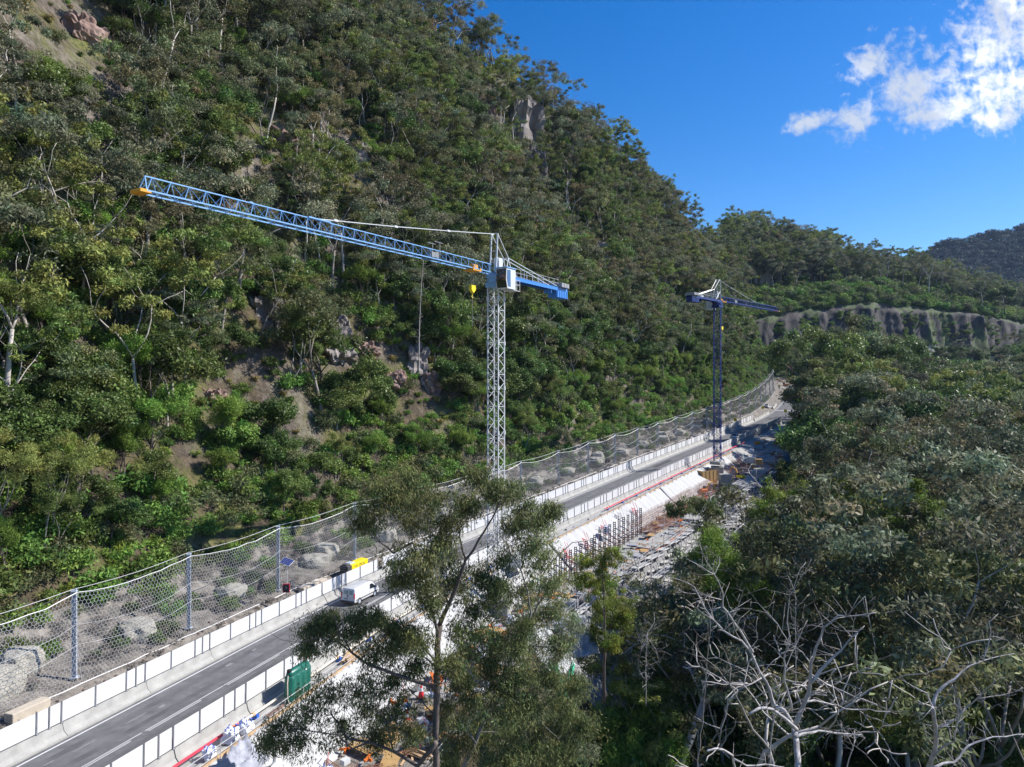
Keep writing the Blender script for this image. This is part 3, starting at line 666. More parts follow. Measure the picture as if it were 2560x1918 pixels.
rnd = random.Random(5); trees = {'gum': [], 'lush': [], 'wattle': []}; shrubs = []; drys = []; tufts = []
def consider(kind, u, v, sc, lim=False, wide=4.0):
    p = ground(u, v); idx = rnd.randrange(len(protos[kind])); top = protos[kind][idx][2] * sc
    a = proj(p[0], p[1], p[2] + top); b = proj(p[0], p[1], p[2])
    if p[1] < 20 or b[1] < -260 or a[1] > 2050: return
    if p[1] > 0 and (b[0] < -120 or b[0] > 2700): return
    if lim:
        xs = [a[0], a[0] - wide * sc * F / p[1] * .8]
        for q in range(6):
            m_ = max(lerp(x, LIM_X, LIM_Y) for x in xs)
            a = proj(p[0], p[1], p[2] + top * (1 - .12 * q))
            if a[1] >= m_: sc *= (1 - .12 * q); break
        else: return
        if sc < .42: return
    trees[kind].append((p[1] / sc, p, sc, idx, a, b, u, v))
for iu in range(int(480 / 2.9)):
    for iw in range(62):
        u = -60 + 2.9 * (iu + rnd.random()); w = 9.5 + 2.2 * (iw + rnd.random()); v = -4.8 - w
        wc = lerp(u, CU, CWD)
        if w > wc + 9 or u > 400: continue
        nv = nz(u, w, 50, .028, 3)
        if excluded(u, v): continue
        dens = .70 + .55 * nv + (.0 if w > 26 else .05)
        r1 = rnd.random()
        if r1 < dens:
            low = max(0, 1 - (w - 9) / 26); t = rnd.random()
            if w < 14: 
                if rnd.random() < .72: kind, sc = ('wattle', rnd.uniform(.6, .95)) if t < .55 else ('lush', rnd.uniform(.4, .65))
                else: continue
            elif t < .22 + .42 * low: kind, sc = 'lush', rnd.uniform(.6, 1.35)
            elif t < .34 + .50 * low: kind, sc = 'wattle', rnd.uniform(.7, 1.35)
            else: kind, sc = 'gum', rnd.uniform(.55, 1.45) * (1.0 if w < wc - 8 else 1.0)
            if w > wc - 4: kind, sc = 'gum', rnd.uniform(.8, 1.15)
            if u > 330 and w < 20: sc *= .7
            consider(kind, u, v, sc)
for iu in range(int(480 / 1.9)):
    for iw in range(70):
        u = -60 + 1.9 * (iu + rnd.random()); w = 4.2 + 1.5 * (iw + rnd.random()); v = -4.8 - w
        if w > lerp(u, CU, CWD) + 2 or u > 415: continue
        p = ground(u, v); b = proj(*p)
        if not (-60 < b[0] < 2620 and -60 < b[1] < 1980): continue
        m = nz(u, w, 80, .05, 3); t = rnd.random(); z = dz_at(u, v)
        ex = excluded(u, v)
        if w < 7.0:
            if t < .80: drys.append((*p, rnd.random() * 6.28, rnd.uniform(.6, 1.25), rnd.randrange(2)))
            elif t < .93: shrubs.append((*p, rnd.random() * 6.28, rnd.uniform(.45, .9), rnd.choice([0, 2, 3])))
            continue
        if w < 14 and t < .86: shrubs.append((*p, rnd.random() * 6.28, rnd.uniform(.9, 1.6), rnd.choice([0, 1, 2, 0, 3]))); continue
        if ex: 
            near = any(abs(u - a) < r_ * .8 and -r_ * .8 < v - b < r_ * 1.1 for (a, b, r_) in EXCL)
            if t < .30: tufts.append((*p, rnd.random() * 6.28, rnd.uniform(.8, 1.6), rnd.randrange(3)))
            elif t < (.42 if near else .95): shrubs.append((*p, rnd.random() * 6.28, rnd.uniform(.4, .8 if near else 1.25), rnd.randrange(4)))
            continue
        if t < .52 + .2 * (m > 0) + .25 * (w < 38): shrubs.append((*p, rnd.random() * 6.28, rnd.uniform(.75, 1.55) * (1.15 if w < 38 else 1), rnd.choice([0, 1, 2, 3, 0, 2]) if w < 30 else rnd.choice([0, 1, 3, 3, 2])))
        elif t < .93: tufts.append((*p, rnd.random() * 6.28, rnd.uniform(.8, 1.7), rnd.choice([0, 0, 1, 2])))
for i in range(2600):
    u = rnd.uniform(-30, 330); w = rnd.uniform(.3, 6.5); v = -4.8 - w; p = ground(u, v); t = nz(u, w, 33, .16, 2)
    if t < -.08: continue
    (drys if rnd.random() < .78 else shrubs).append((*p, rnd.random() * 6.28, rnd.uniform(.35, .95), rnd.randrange(2)))
# right-hand valley forest
for iu in range(int(490 / 4.0)):
    for iv in range(40):
        u = -60 + 4.0 * (iu + rnd.random()); v = 28.5 + 3.9 * (iv + rnd.random())
        if u > 412: continue
        x, y, z = ground(u, v)
        if y < 22: continue
        if v < 31 + 2.0 * (u < 175): continue
        if any((Vector((x, y, 0)) - Vector((h.x, h.y, 0))).length < rr_ for h, rr_ in HERO_CLEAR): continue
        if v < 34 and u < 60: continue
        t = rnd.random()
        if y < 60: kind, sc = ('lush', rnd.uniform(.6, 1.1)) if t < .75 else ('wattle', rnd.uniform(.6, 1.0))
        elif t < .30: kind, sc = 'lush', rnd.uniform(.8, 1.35)
        elif t < .40: kind, sc = 'wattle', rnd.uniform(.9, 1.3)
        else: kind, sc = 'gum', rnd.uniform(.95, 1.9)
        if u > 150 and v < 75 and rnd.random() < .5: kind, sc = 'lush', rnd.uniform(1.7, 2.6)
        if rnd.random() < .72: consider(kind, u, v, sc, True)
for iu in range(int(480 / 2.6)):
    for iv in range(40):
        u = -60 + 2.6 * (iu + rnd.random()); v = 28.5 + 2.6 * (iv + rnd.random())
        x, y, z = ground(u, v)
        if y < 18 or y > 170 or (v < 31.5 and 58 < u < 190): continue
        b = proj(x, y, z)
        if -60 < b[0] < 2700 and b[1] < 2100 and rnd.random() < .62:
            shrubs.append((x, y, z, rnd.random() * 6.28, rnd.uniform(.9, 1.9), rnd.choice([0, 1, 1, 2])))
# foot of the far cutting, its bench and the wood above it
fartrees = []; scrub = []; farfor = []
for i in range(120):
    xx = rnd.uniform(1850, 2640); r_ = rnd.uniform(.2, 1.3)
    if r_ > 1.35 and 2270 < xx < 2540: continue
    p = far_surface(xx, r_); sc = rnd.uniform(.75, 1.25) * (.42 if r_ > 1.3 else .8)
    if r_ > 1.5 and rnd.random() < .6: continue
    fartrees.append(('lush' if rnd.random() < .4 else 'gum', p, sc))
wood = []
for i in range(90):
    xx = rnd.uniform(1880, 2640); r_ = rnd.uniform(3.2, 4.4); fartrees.append(('lush' if rnd.random() < .6 else 'wattle', far_surface(xx, r_), rnd.uniform(.35, .8)))
for i in range(1500):
    xx = rnd.uniform(1835, 2700); r_ = rnd.uniform(5.12, 7.25); p = far_surface(xx, r_)
    k = 'gum' if rnd.random() < .72 else 'lush'; sc = rnd.uniform(.85, 1.35) if k == 'gum' else rnd.uniform(.9, 1.4)
    if xx > 2150 and rnd.random() < .5: continue
    if r_ > 6.6 and xx > 2080 and rnd.random() < .6: continue
    if xx < 2090: sc *= 1.25 if r_ < 6 else 1.5
    wood.append((k, p, sc, r_))
for i in range(5200):
    xx = rnd.uniform(1835, 2700); r_ = rnd.choice([rnd.uniform(3.25, 4.0), rnd.uniform(3.25, 4.0), rnd.uniform(4, 6), rnd.uniform(1.0, 2.0), rnd.uniform(5.1, 7)])
    if 1.0 < r_ < 2.0 and 2290 < xx < 2535 and r_ > 1.25: continue
    p = far_surface(xx, r_); scrub.append((p.x, p.y, p.z, rnd.random() * 6.28, rnd.uniform(.6, 1.5) * rnd.choice([1, 1, 1.6, 2.3]), rnd.choice([0, 2, 0, 1, 3])))
for i in range(900):
    xx = rnd.uniform(1850, 2640); r_ = rnd.uniform(2.0, 3.0)
    if nz(xx * .02, r_, 9, 1, 2) > .12: p = far_surface(xx, r_); scrub.append((p.x, p.y - .5, p.z, rnd.random() * 6.28, rnd.uniform(.5, 1.3), rnd.choice([0, 3])))
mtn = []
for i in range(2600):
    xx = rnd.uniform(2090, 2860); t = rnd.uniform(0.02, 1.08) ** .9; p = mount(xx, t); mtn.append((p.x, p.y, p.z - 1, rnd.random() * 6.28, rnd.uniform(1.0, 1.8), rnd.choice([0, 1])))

SPEC = {'giant': ('tree', ['tall many limbed dark tree', 'tall olive crowned tree']), 'gum': ('gum tree', ['olive green gum', 'pale trunked grey green gum', 'olive open crowned gum', 'grey green slender gum', 'dark barked spreading gum', 'brownish leaved gum', 'lime green thin trunked gum', 'grey green broad gum']),
 'lush': ('rainforest tree', ['dark glossy rounded tree', 'dark glossy broad tree', 'mid green bushy tree', 'dense dark green tree']), 'wattle': ('wattle', ['bright green feathery wattle', 'lime green feathery wattle', 'small bright green wattle'])}
def zone(px, py, u, v):
    if v < 0:
        w = -v - 4.8
        row = 'just above the mesh fence' if w < 15 else ('near the top of the frame' if py < 230 else ('high on the slope' if py < 560 else ('midway up the slope' if py < 900 else 'low on the slope')))
        if w > lerp(u, CU, CWD) - 7: row = 'on the ridge skyline'
        for lim, c in ((190, 'at the left edge'), (370, 'left of the jib tip'), (640, 'behind the outer jib'), (940, 'behind the middle of the jib'), (1240, 'left of the white mast'), (1500, 'right of the white mast'), (1790, 'left of the navy mast'), (9999, 'right of the navy mast')):
            if px < lim: return row + ' ' + c
    row = 'far back in the valley' if py < 1000 else ('in the middle of the valley' if py < 1250 else ('in the near valley wood' if py < 1560 else 'low in the frame'))
    for lim, c in ((1700, 'beside the lower bank'), (1950, 'below the scaffolding'), (2200, 'left of the right dead tree'), (2400, 'above the right dead tree'), (9999, 'at the right edge')):
        if px < lim: return row + ' ' + c
def plant_tree(kind, idx, p, sc, label, group, cat, tilt=0.0, flatten=1.0):
    tm, cm, top = protos[kind][idx]; nm = {'gum': 'gum_tree', 'lush': 'rainforest_tree', 'wattle': 'wattle_tree', 'giant': 'forest_tree'}[kind]
    r = empty(nm, p, rnd.random() * 6.28, label, cat, group); r.scale = (sc, sc, sc * flatten)
    a = bpy.data.objects.new('trunk', tm); COL.objects.link(a); a.parent = r
    b = bpy.data.objects.new('crown', cm); COL.objects.link(b); b.parent = r
    return r
rest = []; base_ix = {}; joined = []
for k in ('gum', 'lush', 'wattle'):
    base_ix[k] = len(joined)
    for i, (tm, cm, top) in enumerate(protos[k]): joined.append(join_mesh('%s_joined' % k, tm, cm))
LIMN = {'gum': 285, 'lush': 230, 'wattle': 190}; used = {'gum': 0, 'lush': 0, 'wattle': 0}
for k in trees:
    trees[k].sort(key=lambda t: t[0])
    vis = 0
    for (dist, p, sc, idx, a, b, u, v) in trees[k]:
        inview = -20 < b[0] < 2580 and a[1] < 1900 and b[1] > 0
        if inview and vis < LIMN[k]:
            vis += 1; cat, names = SPEC[k]; z_ = zone(b[0], (a[1] + b[1]) / 2, u, v)
            plant_tree(k, idx, p, sc, names[idx] + ' ' + z_, names[idx] + 's ' + z_, cat)
        else: rest.append((*p, rnd.random() * 6.28, sc, base_ix[k] + idx))
for k, p, sc in fartrees: rest.append((p.x, p.y, p.z, rnd.random() * 6.28, sc, base_ix[k] + rnd.randrange(len(protos[k]))))
for k, p, sc, r_ in wood: rest.append((p.x, p.y, p.z, rnd.random() * 6.28, sc, base_ix[k] + rnd.randrange(len(protos[k]))))
print('trees', {k: len(v) for k, v in trees.items()}, 'rest', len(rest), 'shrubs', len(shrubs), 'dry', len(drys), 'tufts', len(tufts), 'scrub', len(scrub))
stuff_cloud('forest', joined, rest, 'dense eucalypt forest covering the ridge and the valley', 'forest')
stuff_cloud('undergrowth', SH, shrubs, 'green undergrowth between the trees', 'undergrowth')
stuff_cloud('dry_scrub', DRY, drys, 'grey dry scrub on the bank behind the mesh fence', 'scrub')
stuff_cloud('tussock_grass', TU, tufts, 'straw coloured tussock grass on the rocky slope', 'grass')
stuff_cloud('cutting_scrub', SH, scrub, 'bright scrub draping the bench above the rock cutting', 'scrub')
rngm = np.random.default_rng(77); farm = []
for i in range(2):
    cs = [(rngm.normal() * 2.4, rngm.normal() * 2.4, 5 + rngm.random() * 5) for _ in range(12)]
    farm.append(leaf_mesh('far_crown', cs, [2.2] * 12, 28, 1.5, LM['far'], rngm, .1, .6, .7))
stuff_cloud('mountain_forest', farm, mtn, 'haze tinted blue green forest on the distant mountain', 'forest')
# grass trees on the lower rocks
for i, (px, py) in enumerate([(585, 915), (660, 860), (930, 900), (935, 960), (1010, 880), (480, 700), (120, 440), (1165, 545), (1290, 555), (1125, 250), (1240, 620)]):
    h = ray_ground(px, py)
    if not h: continue
    r = empty('grass_tree', h[2], px, 'spiky grass tree among the rocks on the slope', 'grass tree', 'spiky grass trees on the slope'); r.scale = (1.25,) * 3
    a = bpy.data.objects.new('trunk', GT_T); COL.objects.link(a); a.parent = r
    b = bpy.data.objects.new('crown', GT_C); COL.objects.link(b); b.parent = r
# named skyline trees on the far bench
for px, yb, D, k, idx, sc, lab in [(2125, 700, 520, 'lush', 1, 1.9, 'tall dark layered tree on the skyline above the cutting, the taller of a pair'), (2080, 700, 520, 'gum', 4, 1.35, 'tall dark gum left of the layered skyline tree'),
    (2196, 700, 515, 'gum', 1, 1.35, 'tall thin crowned gum on the skyline right of the layered tree'), (2294, 722, 480, 'gum', 0, 1.55, 'broad pale limbed gum at the bench edge above the cutting'), (2345, 735, 485, 'gum', 2, 1.5, 'broad olive gum right of the pale limbed gum'),
    (2456, 768, 470, 'gum', 7, 1.5, 'grey green gum near the right end of the bench'), (2512, 780, 480, 'lush', 0, 2.1, 'broad dark tree at the right edge above the cutting'), (1935, 735, 445, 'gum', 3, 1.3, 'slender gum above the left end of the cutting'), (1990, 735, 450, 'gum', 1, 1.25, 'pale trunked gum above the left face of the cutting')]:
    plant_tree(k, idx, P(px, yb, D), sc, lab, None, SPEC[k][0])
# big crowns at the right of the far road and over the valley, placed by their tops
BIG = [(2085, 812, 222, 'giant', 0), (2145, 800, 235, 'giant', 1), (2205, 838, 240, 'giant', 0), (2055, 905, 205, 'giant', 1), (2125, 925, 196, 'giant', 0), (2052, 975, 200, 'giant', 0), (2268, 872, 245, 'giant', 1), (2330, 900, 250, 'gum', 0), (2405, 903, 255, 'giant', 0), (2490, 900, 255, 'gum', 7), (2550, 895, 260, 'giant', 1),
 (2035, 1075, 178, 'giant', 1), (2100, 1085, 165, 'giant', 0), (2190, 985, 190, 'giant', 1), (2010, 1150, 165, 'lush', 0), (2280, 1010, 170, 'gum', 4), (2380, 1000, 180, 'giant', 1), (2480, 1010, 170, 'gum', 0), (2170, 1110, 140, 'giant', 1), (2300, 1130, 130, 'gum', 2), (2430, 1110, 140, 'gum', 7), (2530, 1130, 135, 'gum', 4),
 (1960, 1235, 130, 'gum', 4), (2080, 1200, 125, 'gum', 0), (2240, 1240, 105, 'gum', 2), (2380, 1240, 105, 'gum', 4), (2500, 1280, 95, 'gum', 0), (2440, 1390, 80, 'gum', 7), (2330, 1400, 78, 'gum', 4), (2200, 1480, 66, 'lush', 1), (2520, 1450, 70, 'gum', 2), (2010, 1490, 62, 'lush', 3), (1900, 1530, 58, 'lush', 0), (2320, 1560, 56, 'gum', 4), (2470, 1600, 52, 'gum', 2)]
for i, (px, py, D, k, idx) in enumerate(BIG):
    t = P(px, py, D); u, v = uv(t.x, t.y); g = ground(u, v); sc = (t.z - g[2]) / protos[k][idx][2]
    if sc < .4 or (D < 115 and sc > 1.9): continue
    sc = min(sc, 3.2); r = plant_tree(k, idx, (g[0], g[1], g[2]), sc, None, 'large crowned trees over the valley wood', SPEC[k][0]); w_ = min(1.0, (1.5 / sc) ** .5)
    r.scale = (sc * w_, sc * w_, sc)
    z_ = ('beside the shaded end of the road' if px < 2230 and py < 1000 else ('below the far white rubble' if py < 960 else ('right of the scaffold edge' if px < 2120 and py < 1250 else ('behind the bleached dead trees' if py > 1380 else 'in the middle of the valley wood'))))
    r['label'] = 'large ' + SPEC[k][1][idx] + ' ' + z_

# bare skeletons among the valley crowns
DS = []
for i in range(3):
    rng = np.random.default_rng(200 + i); segs = []; tips = []
    grow(rng, Vector((0, 0, -.8)), Vector((rng.normal() * .12, rng.normal() * .1, 1)).normalized(), 6.5, .24, 0, segs, tips, dict(GUM, wob=.28, side=.5, spread=[.6, .6, .7, .8], kids=[2, 2, 2, 2], up=.08))
    b = MB()
    for pts, rad, lv in segs: b.path(pts, [max(r * .9, .02) for r in rad], 6 if lv < 2 else 4)
    DS.append((b.mesh('bare_branches', MT['dead'] if i else MT['barkp'], True), max(t[0].z for t in tips)))
for i, (px, py, D, k, lab) in enumerate([(2250, 985, 165, 0, 'bare grey gum skeleton in the middle of the valley wood'), (2345, 1060, 120, 1, 'pale bare gum skeleton above the second dead tree'), (2130, 1130, 120, 2, 'pale bare gum skeleton right of the scaffold edge'), (2470, 1090, 125, 1, 'white bare gum skeleton near the right edge'), (2060, 1240, 95, 0, 'grey bare limbs just above the great spreading gum'),
   (2420, 1250, 90, 2, 'bare limbs rising left of the edge skeleton tree'), (2270, 1320, 70, 1, 'bare forked limbs above the second dead tree'), (1990, 1330, 75, 2, 'bare limbs in front of the great spreading gum'), (2380, 930, 215, 1, 'far bare tree below the white rubble'), (2180, 1240, 88, 1, 'bare pale limbs right of the great spreading gum'), (1620, 1500, 60, 2, 'bare grey sapling by the bright green wattle'), (1830, 1480, 52, 0, 'bare sapling behind the large bleached tree')]):
    t = P(px, py, D); u, v = uv(t.x, t.y); g = ground(u, v); sc = (t.z - g[2]) / DS[k][1]
    if sc < .3: continue
    o = bpy.data.objects.new('bare_tree', DS[k][0]); COL.objects.link(o); o.location = g; o.scale = (sc,) * 3; o.rotation_euler = (0, 0, i * 1.3); tag(o, lab, 'dead tree')

# ------------------------------------------------------------------ road
def solve_u(px, v, dz=0.0, lo=-30, hi=400):
    f = lambda u: proj(*R(u, v, dz))[0] - px
    while R(lo, v)[1] < 12: lo += 2
    for _ in range(50):
        m = (lo + hi) / 2
        if f(m) < 0: lo = m
        else: hi = m
    return (lo + hi) / 2
us_r = frange(-60, 415, 2.0)
def strip(name, v0, v1, dz, m, us=us_r, lab=None, kind='structure'):
    b = MB(); nv = [v0, v1]
    V = [R(u, v, dz) for u in us for v in nv]
    b.add(V, [(2 * i, 2 * i + 1, 2 * i + 3, 2 * i + 2) for i in range(len(us) - 1)])
    o = b.build(name, m); 
    return tag(o, lab, 'road', kind=kind)
strip('road', .45, 10.1, .0, MT['asphalt'], lab='two lane grey asphalt road between white hoardings')
strip('gutter', .40, .82, .004, MT['concrete'], lab='concrete gutter along the left barrier')
strip('road', 10.1, 15.5, .006, MT['asphalt_new'], [u for u in us_r if 250 < u < 300], 'asphalt of the side junction at the far end')
def paint(segs, name, m, lab, dz=.008):
    b = MB()
    for (u0, u1, v0, w) in segs:
        us = frange(u0, u1, 2.0); n = len(us)
        b.add([R(u, v, dz) for u in us for v in (v0 - w / 2, v0 + w / 2)], [(2 * i, 2 * i + 1, 2 * i + 3, 2 * i + 2) for i in range(n - 1)])
    tag(b.build(name, m), lab, 'road marking', kind='structure')
paint([(-60, 400, 1.18, .14), (-60, 250, 9.45, .13)], 'road_marking', MT['paint'], 'white edge lines of the road')
rp = random.Random(3); worn = []
u = -40.0
while u < 250:
    l_ = rp.uniform(3, 9); worn += [(u, u + l_, 5.20, .09), (u + rp.uniform(0, .4), u + l_ * rp.uniform(.6, 1), 5.42, .09)]; u += l_ + rp.uniform(.0, .35)
paint(worn, 'road_marking', MT['paint'], 'worn double centre line', .009)
paint([(8.5, 9.9, 2.9, .12), (11.2, 12.0, 2.7, .1), (13.2, 15, 2.95, .1), (17.5, 19.5, 3.0, .1), (20.4, 21, 3.3, .3), (2, 4.2, 2.8, .12), (29, 29.8, 2.6, .3), (33, 33.6, 2.4, .2)], 'road_marking', MT['paint_old'], 'faint scrubbed out lane marks', .010)
paint([(285, 286, 5.5, 8.5)], 'road_marking', MT['paint'], 'stop line at the far junction', .012)
paint([(-60, 300, v_, w_) for v_, w_ in ((2.35, .6), (4.15, .55), (6.4, .6), (8.25, .6))], 'tyre_wear', mat('worn_wheel_track', (.105, .105, .108), .8, var=.25, vscale=.35, stretch=(1, 1, 1)), 'darker worn wheel tracks', .0035)
for nm, lst, m in (('tar_patch', [(60, 74, 3.2, 1.4), (96, 99, 7.2, 1.6), (150, 161, 3, 1.2), (-5, 2, 7.3, 1.5)], MT['asphalt_new']),):
    paint(lst, nm, m, 'darker patched asphalt', .005)

# ------------------------------------------------------------------ concrete barriers with white panels
def hoarding_unit(W_, n_, side, label, group):
    Lu = 2 * W_ + 2 * n_; s = side
    r = empty('hoarding_barrier', label=label, cat='barrier', group=group)
    prof = [(-.35, -.02), (.62, -.02), (.60, .10), (.30, .34), (.14, .87), (-.14, .87), (-.35, .10)] if s < 0 else [(-.62, -.02), (.55, -.02), (.50, .12), (.30, .34), (.14, .87), (-.14, .87), (-.58, .10)]
    b = MB(); V = [(x, y, z) for y in (.02, Lu - .02) for (x, z) in prof]; n = len(prof)
    b.add(V, [tuple(range(n)), tuple(range(2 * n - 1, n - 1, -1))] + [(k, k + n, (k + 1) % n + n, (k + 1) % n) for k in range(n)])
    b.build('concrete_base', MT['concrete_w'], r)
    y = 0.0; k = 0
    for w in (W_, W_, n_, n_):
        b = MB(); b.box((-.0, y + w / 2, 1.63), (.035, w - .09, 1.40)); b.build('panel', MT['panelw'], r)
        b = MB(); b.box((.06, y, 1.62), (.07, .075, 1.56)); b.box((.08, y, .90), (.2, .2, .04)); b.build('post', MT['postg'], r)
        y += w; k += 1
    b = MB(); b.box((.0, Lu / 2, .905), (.05, Lu, .05)); b.build('gap_shade_strip', MT['darkgap'], r)  # dark strip standing in for the shaded gap below the panels
    return r, Lu
def run(proto, Lu, v, u0, u1, skip=None):
    out = []; k = 0; u = u0
    while u < u1:
        c = proto if k == 0 else copy_tree(proto)
        p0 = Vector(R(u, v)); p1 = Vector(R(u + Lu, v)); d = p1 - p0
        c.location = p0; c.rotation_euler = Euler((math.atan2(d.z, math.hypot(d.x, d.y)), 0, -math.atan2(d.x, d.y)), 'XYZ'); out.append(c)
        u += Lu; k += 1
    return out
hl, LL = hoarding_unit(2.85, .95, -1, 'concrete barrier with white panels on the uphill left side of the road', 'white panelled barriers on the left of the road')
HLs = run(hl, LL, 0.0, 14.8 - 5 * 7.6, 246)
hr, LR = hoarding_unit(2.47, 1.2, 1, 'concrete barrier with white panels between the road and the building site', 'white panelled barriers on the right of the road')
HRs = run(hr, LR, 10.3, 14.1 - 4 * LR, 243)
for o in HLs:                                   # one narrow panel is missing beside the yellow machine
    if abs(uv(*o.location[:2])[0] - (14.8 + 5 * 7.6)) < 1:
        ps = [c for c in o.children if c.name.startswith('panel')]; ps.sort(key=lambda c: sum(v.co.y for v in c.data.vertices)); bpy.data.objects.remove(ps[3]); o['label'] = 'white panelled barrier with one narrow panel missing beside the yellow generator'
prof = [(-.35, 0), (.35, 0), (.30, .12), (.14, .36), (.10, .9), (-.10, .9), (-.14, .36), (-.30, .12)]
b = MB(); V = [(x, y, z) for y in (.05, 5.9) for (x, z) in prof]; b.add(V, [tuple(range(8)), tuple(range(15, 7, -1))] + [(k, k + 8, (k + 1) % 8 + 8, (k + 1) % 8) for k in range(8)])
lowbar = b.build('concrete_barrier', MT['concrete_w']); tag(lowbar, 'low bare concrete barrier beyond the end of the left hoarding', 'barrier', 'bare concrete barriers at the far end')
for i, (u, v) in enumerate([(252, .1), (258.2, .1), (264.4, 0), (270.6, 0), (290, -.6), (296.5, -.8), (317, -1), (323, -1), (330, 9), (336.4, 9), (343, 9), (349, 9), (356, 9), (363, 9)]):
    c = lowbar if i == 0 else copy_tree(lowbar)
    place(c, u, v)
    if i >= 8: c['label'] = 'concrete barrier on the right edge of the climbing far road'; c['group'] = 'concrete barriers on the right of the far road'

# ------------------------------------------------------------------ rockfall fence
FP = [(-22.5, 7), (-8.5, 7), (6.5, 7), (20.2, 6.95), (33, 7.2), (46.4, 7.35), (60.8, 7.5), (75, 7.1), (88.9, 6.75), (104, 6.6), (118.2, 6.5), (131.5, 6.6), (145.1, 6.6), (158.5, 6.5), (172.1, 6.5), (185.9, 6.6), (199.4, 6.7), (213.2, 6.8), (226, 7), (239, 7.1), (252, 7.6), (264, 8.0), (276, 8.2), (288, 8.4), (301, 8.6), (315, 9.0), (329, 9.4)]
def FR(u, v, dz):
    return Vector(R(u, v, dz + lerp(u, [0, 20, 260, 330], [1.42, 1.42, 1.5, 2.6])))
fence = empty('rockfall_fence', FR(20.2, -4.8, 0), 0, 'tall rockfall fence of ring netting on galvanised posts along the left of the road', 'fence')
F0 = fence.location.copy()
for (u, h) in FP:
    b = MB(); rz = Matrix.Rotation(-head(u), 3, 'Z'); w = .30
    for sx in (-1, 1): b.box((0, 0, h / 2), (w, .03, h)) if False else None
    for sx in (-1, 1):
        M_ = rz; off = rz @ Vector((sx * w / 2, 0, 0)); b.box((off.x, off.y, h / 2), (.03, w, h), None)
    b = MB(); 
    b.box((-w / 2, 0, h / 2), (.03, w, h)); b.box((w / 2, 0, h / 2), (.03, w, h)); b.box((0, 0, h / 2), (w, .025, h)); b.box((0, 0, h + .03), (.42, .42, .06)); b.box((.1, 0, h + .14), (.12, .12, .2)); b.box((0, 0, .05), (.6, .6, .1))
    for k in range(int(h / .35)): b.box((w / 2 + .05, -.13, .3 + k * .35), (.10, .05, .05))
    p = b.build('post', MT['galv'], fence); p.location = FR(u, -4.8, 0) - F0; p.rotation_euler = (0, 0, -head(u) + math.radians(30))
rn = random.Random(8)
def net_bay(i):
    (ua, ha), (ub, hb) = FP[i], FP[i + 1]; Lb = ub - ua; b = MB(); far = ua > 125
    s = .205 if not far else .30; r = .0175 if not far else .021; hx = s * math.sqrt(3); rows = int(7.6 / (1.5 * s)) + 1; cols_ = int(Lb / hx) + 1; sag = .72 if Lb > 13 else .55
    loose = (5 <= i <= 6)
    def pt(x, z):
        a = min(max(x / Lb, 0), 1); t = min(max(z / 7.6, 0), 1); top = ha + (hb - ha) * a - .15 - sag * 4 * a * (1 - a) * (.85 if not (i == 6) else 1.0)
        bel = 4 * a * (1 - a); zz = top * t + .12 * nz(x, z, i, .8, 2); vv = -4.8 + .22 + bel * (.45 * math.sin(t * 3.14) ) + .5 * (1 - t) ** 3 * 1.3 + .06 * nz(x, z, i + 9, .7, 2)
        return FR(ua + Lb * a, vv, zz - .45 * (1 - t)) - F0
    nodes = {}
    def node(c_, r_, k):
        x = c_ * hx + (r_ % 2) * hx / 2; z = r_ * 1.5 * s
        x += (0, hx / 2)[k % 2] * (1 if k == 1 else 0) if False else 0
        return x, z
    def edge(x0, z0, x1, z1):
        if max(x0, x1) > Lb + .01 or max(z0, z1) > 7.6: return
        b.tube(pt(x0, z0), pt(x1, z1), r, 3, cap=False)
    for r_ in range(rows):
        for c_ in range(cols_ + 1):
            x = c_ * hx + (r_ % 2) * hx / 2; z = r_ * 1.5 * s        # centre of a cell
            edge(x - hx / 2, z - s / 2 + .0, x - hx / 2, z + s / 2)      # left side
            edge(x - hx / 2, z + s / 2, x, z + s); edge(x, z + s, x + hx / 2, z + s / 2)
    o = b.build('net_panel', MT['wire'], fence)
    # ropes
    c = MB()
    c.path([pt(Lb * k / 10, 7.6) for k in range(11)], .035 if not far else .05, 5)
    c.path([FR(ua + Lb * k / 6, -5.0, ha + (hb - ha) * k / 6 + .12 - .25 * math.sin(math.pi * k / 6)) - F0 for k in range(7)], .022, 4)
    for zz in (3.3, 5.0): c.path([pt(Lb * k / 8, zz - .35 * math.sin(math.pi * k / 8)) + Vector((.03, -.03, 0)) for k in range(9)], .016 if not far else .025, 3)
    c.path([pt(Lb * k / 8, .15) for k in range(9)], .05, 4)
    for (uu, hh, sgn) in ((ua, ha, 1), (ub, hb, -1)):
        g = Vector(ground(uu + sgn * 3.0, -12.5)); c.tube(FR(uu, -4.8, hh) - F0, g - F0, .018, 3, cap=False)
    if i == 6: c.path([pt(Lb * (1 - .38 * k / 6), 7.6 - .0) + Vector((0, 0, .05 + .25 * math.sin(3.14 * k / 6))) for k in range(7)], .13, 5)
    c.build('rope', MT['rope'], fence)
for i in range(len(FP) - 1): net_bay(i)
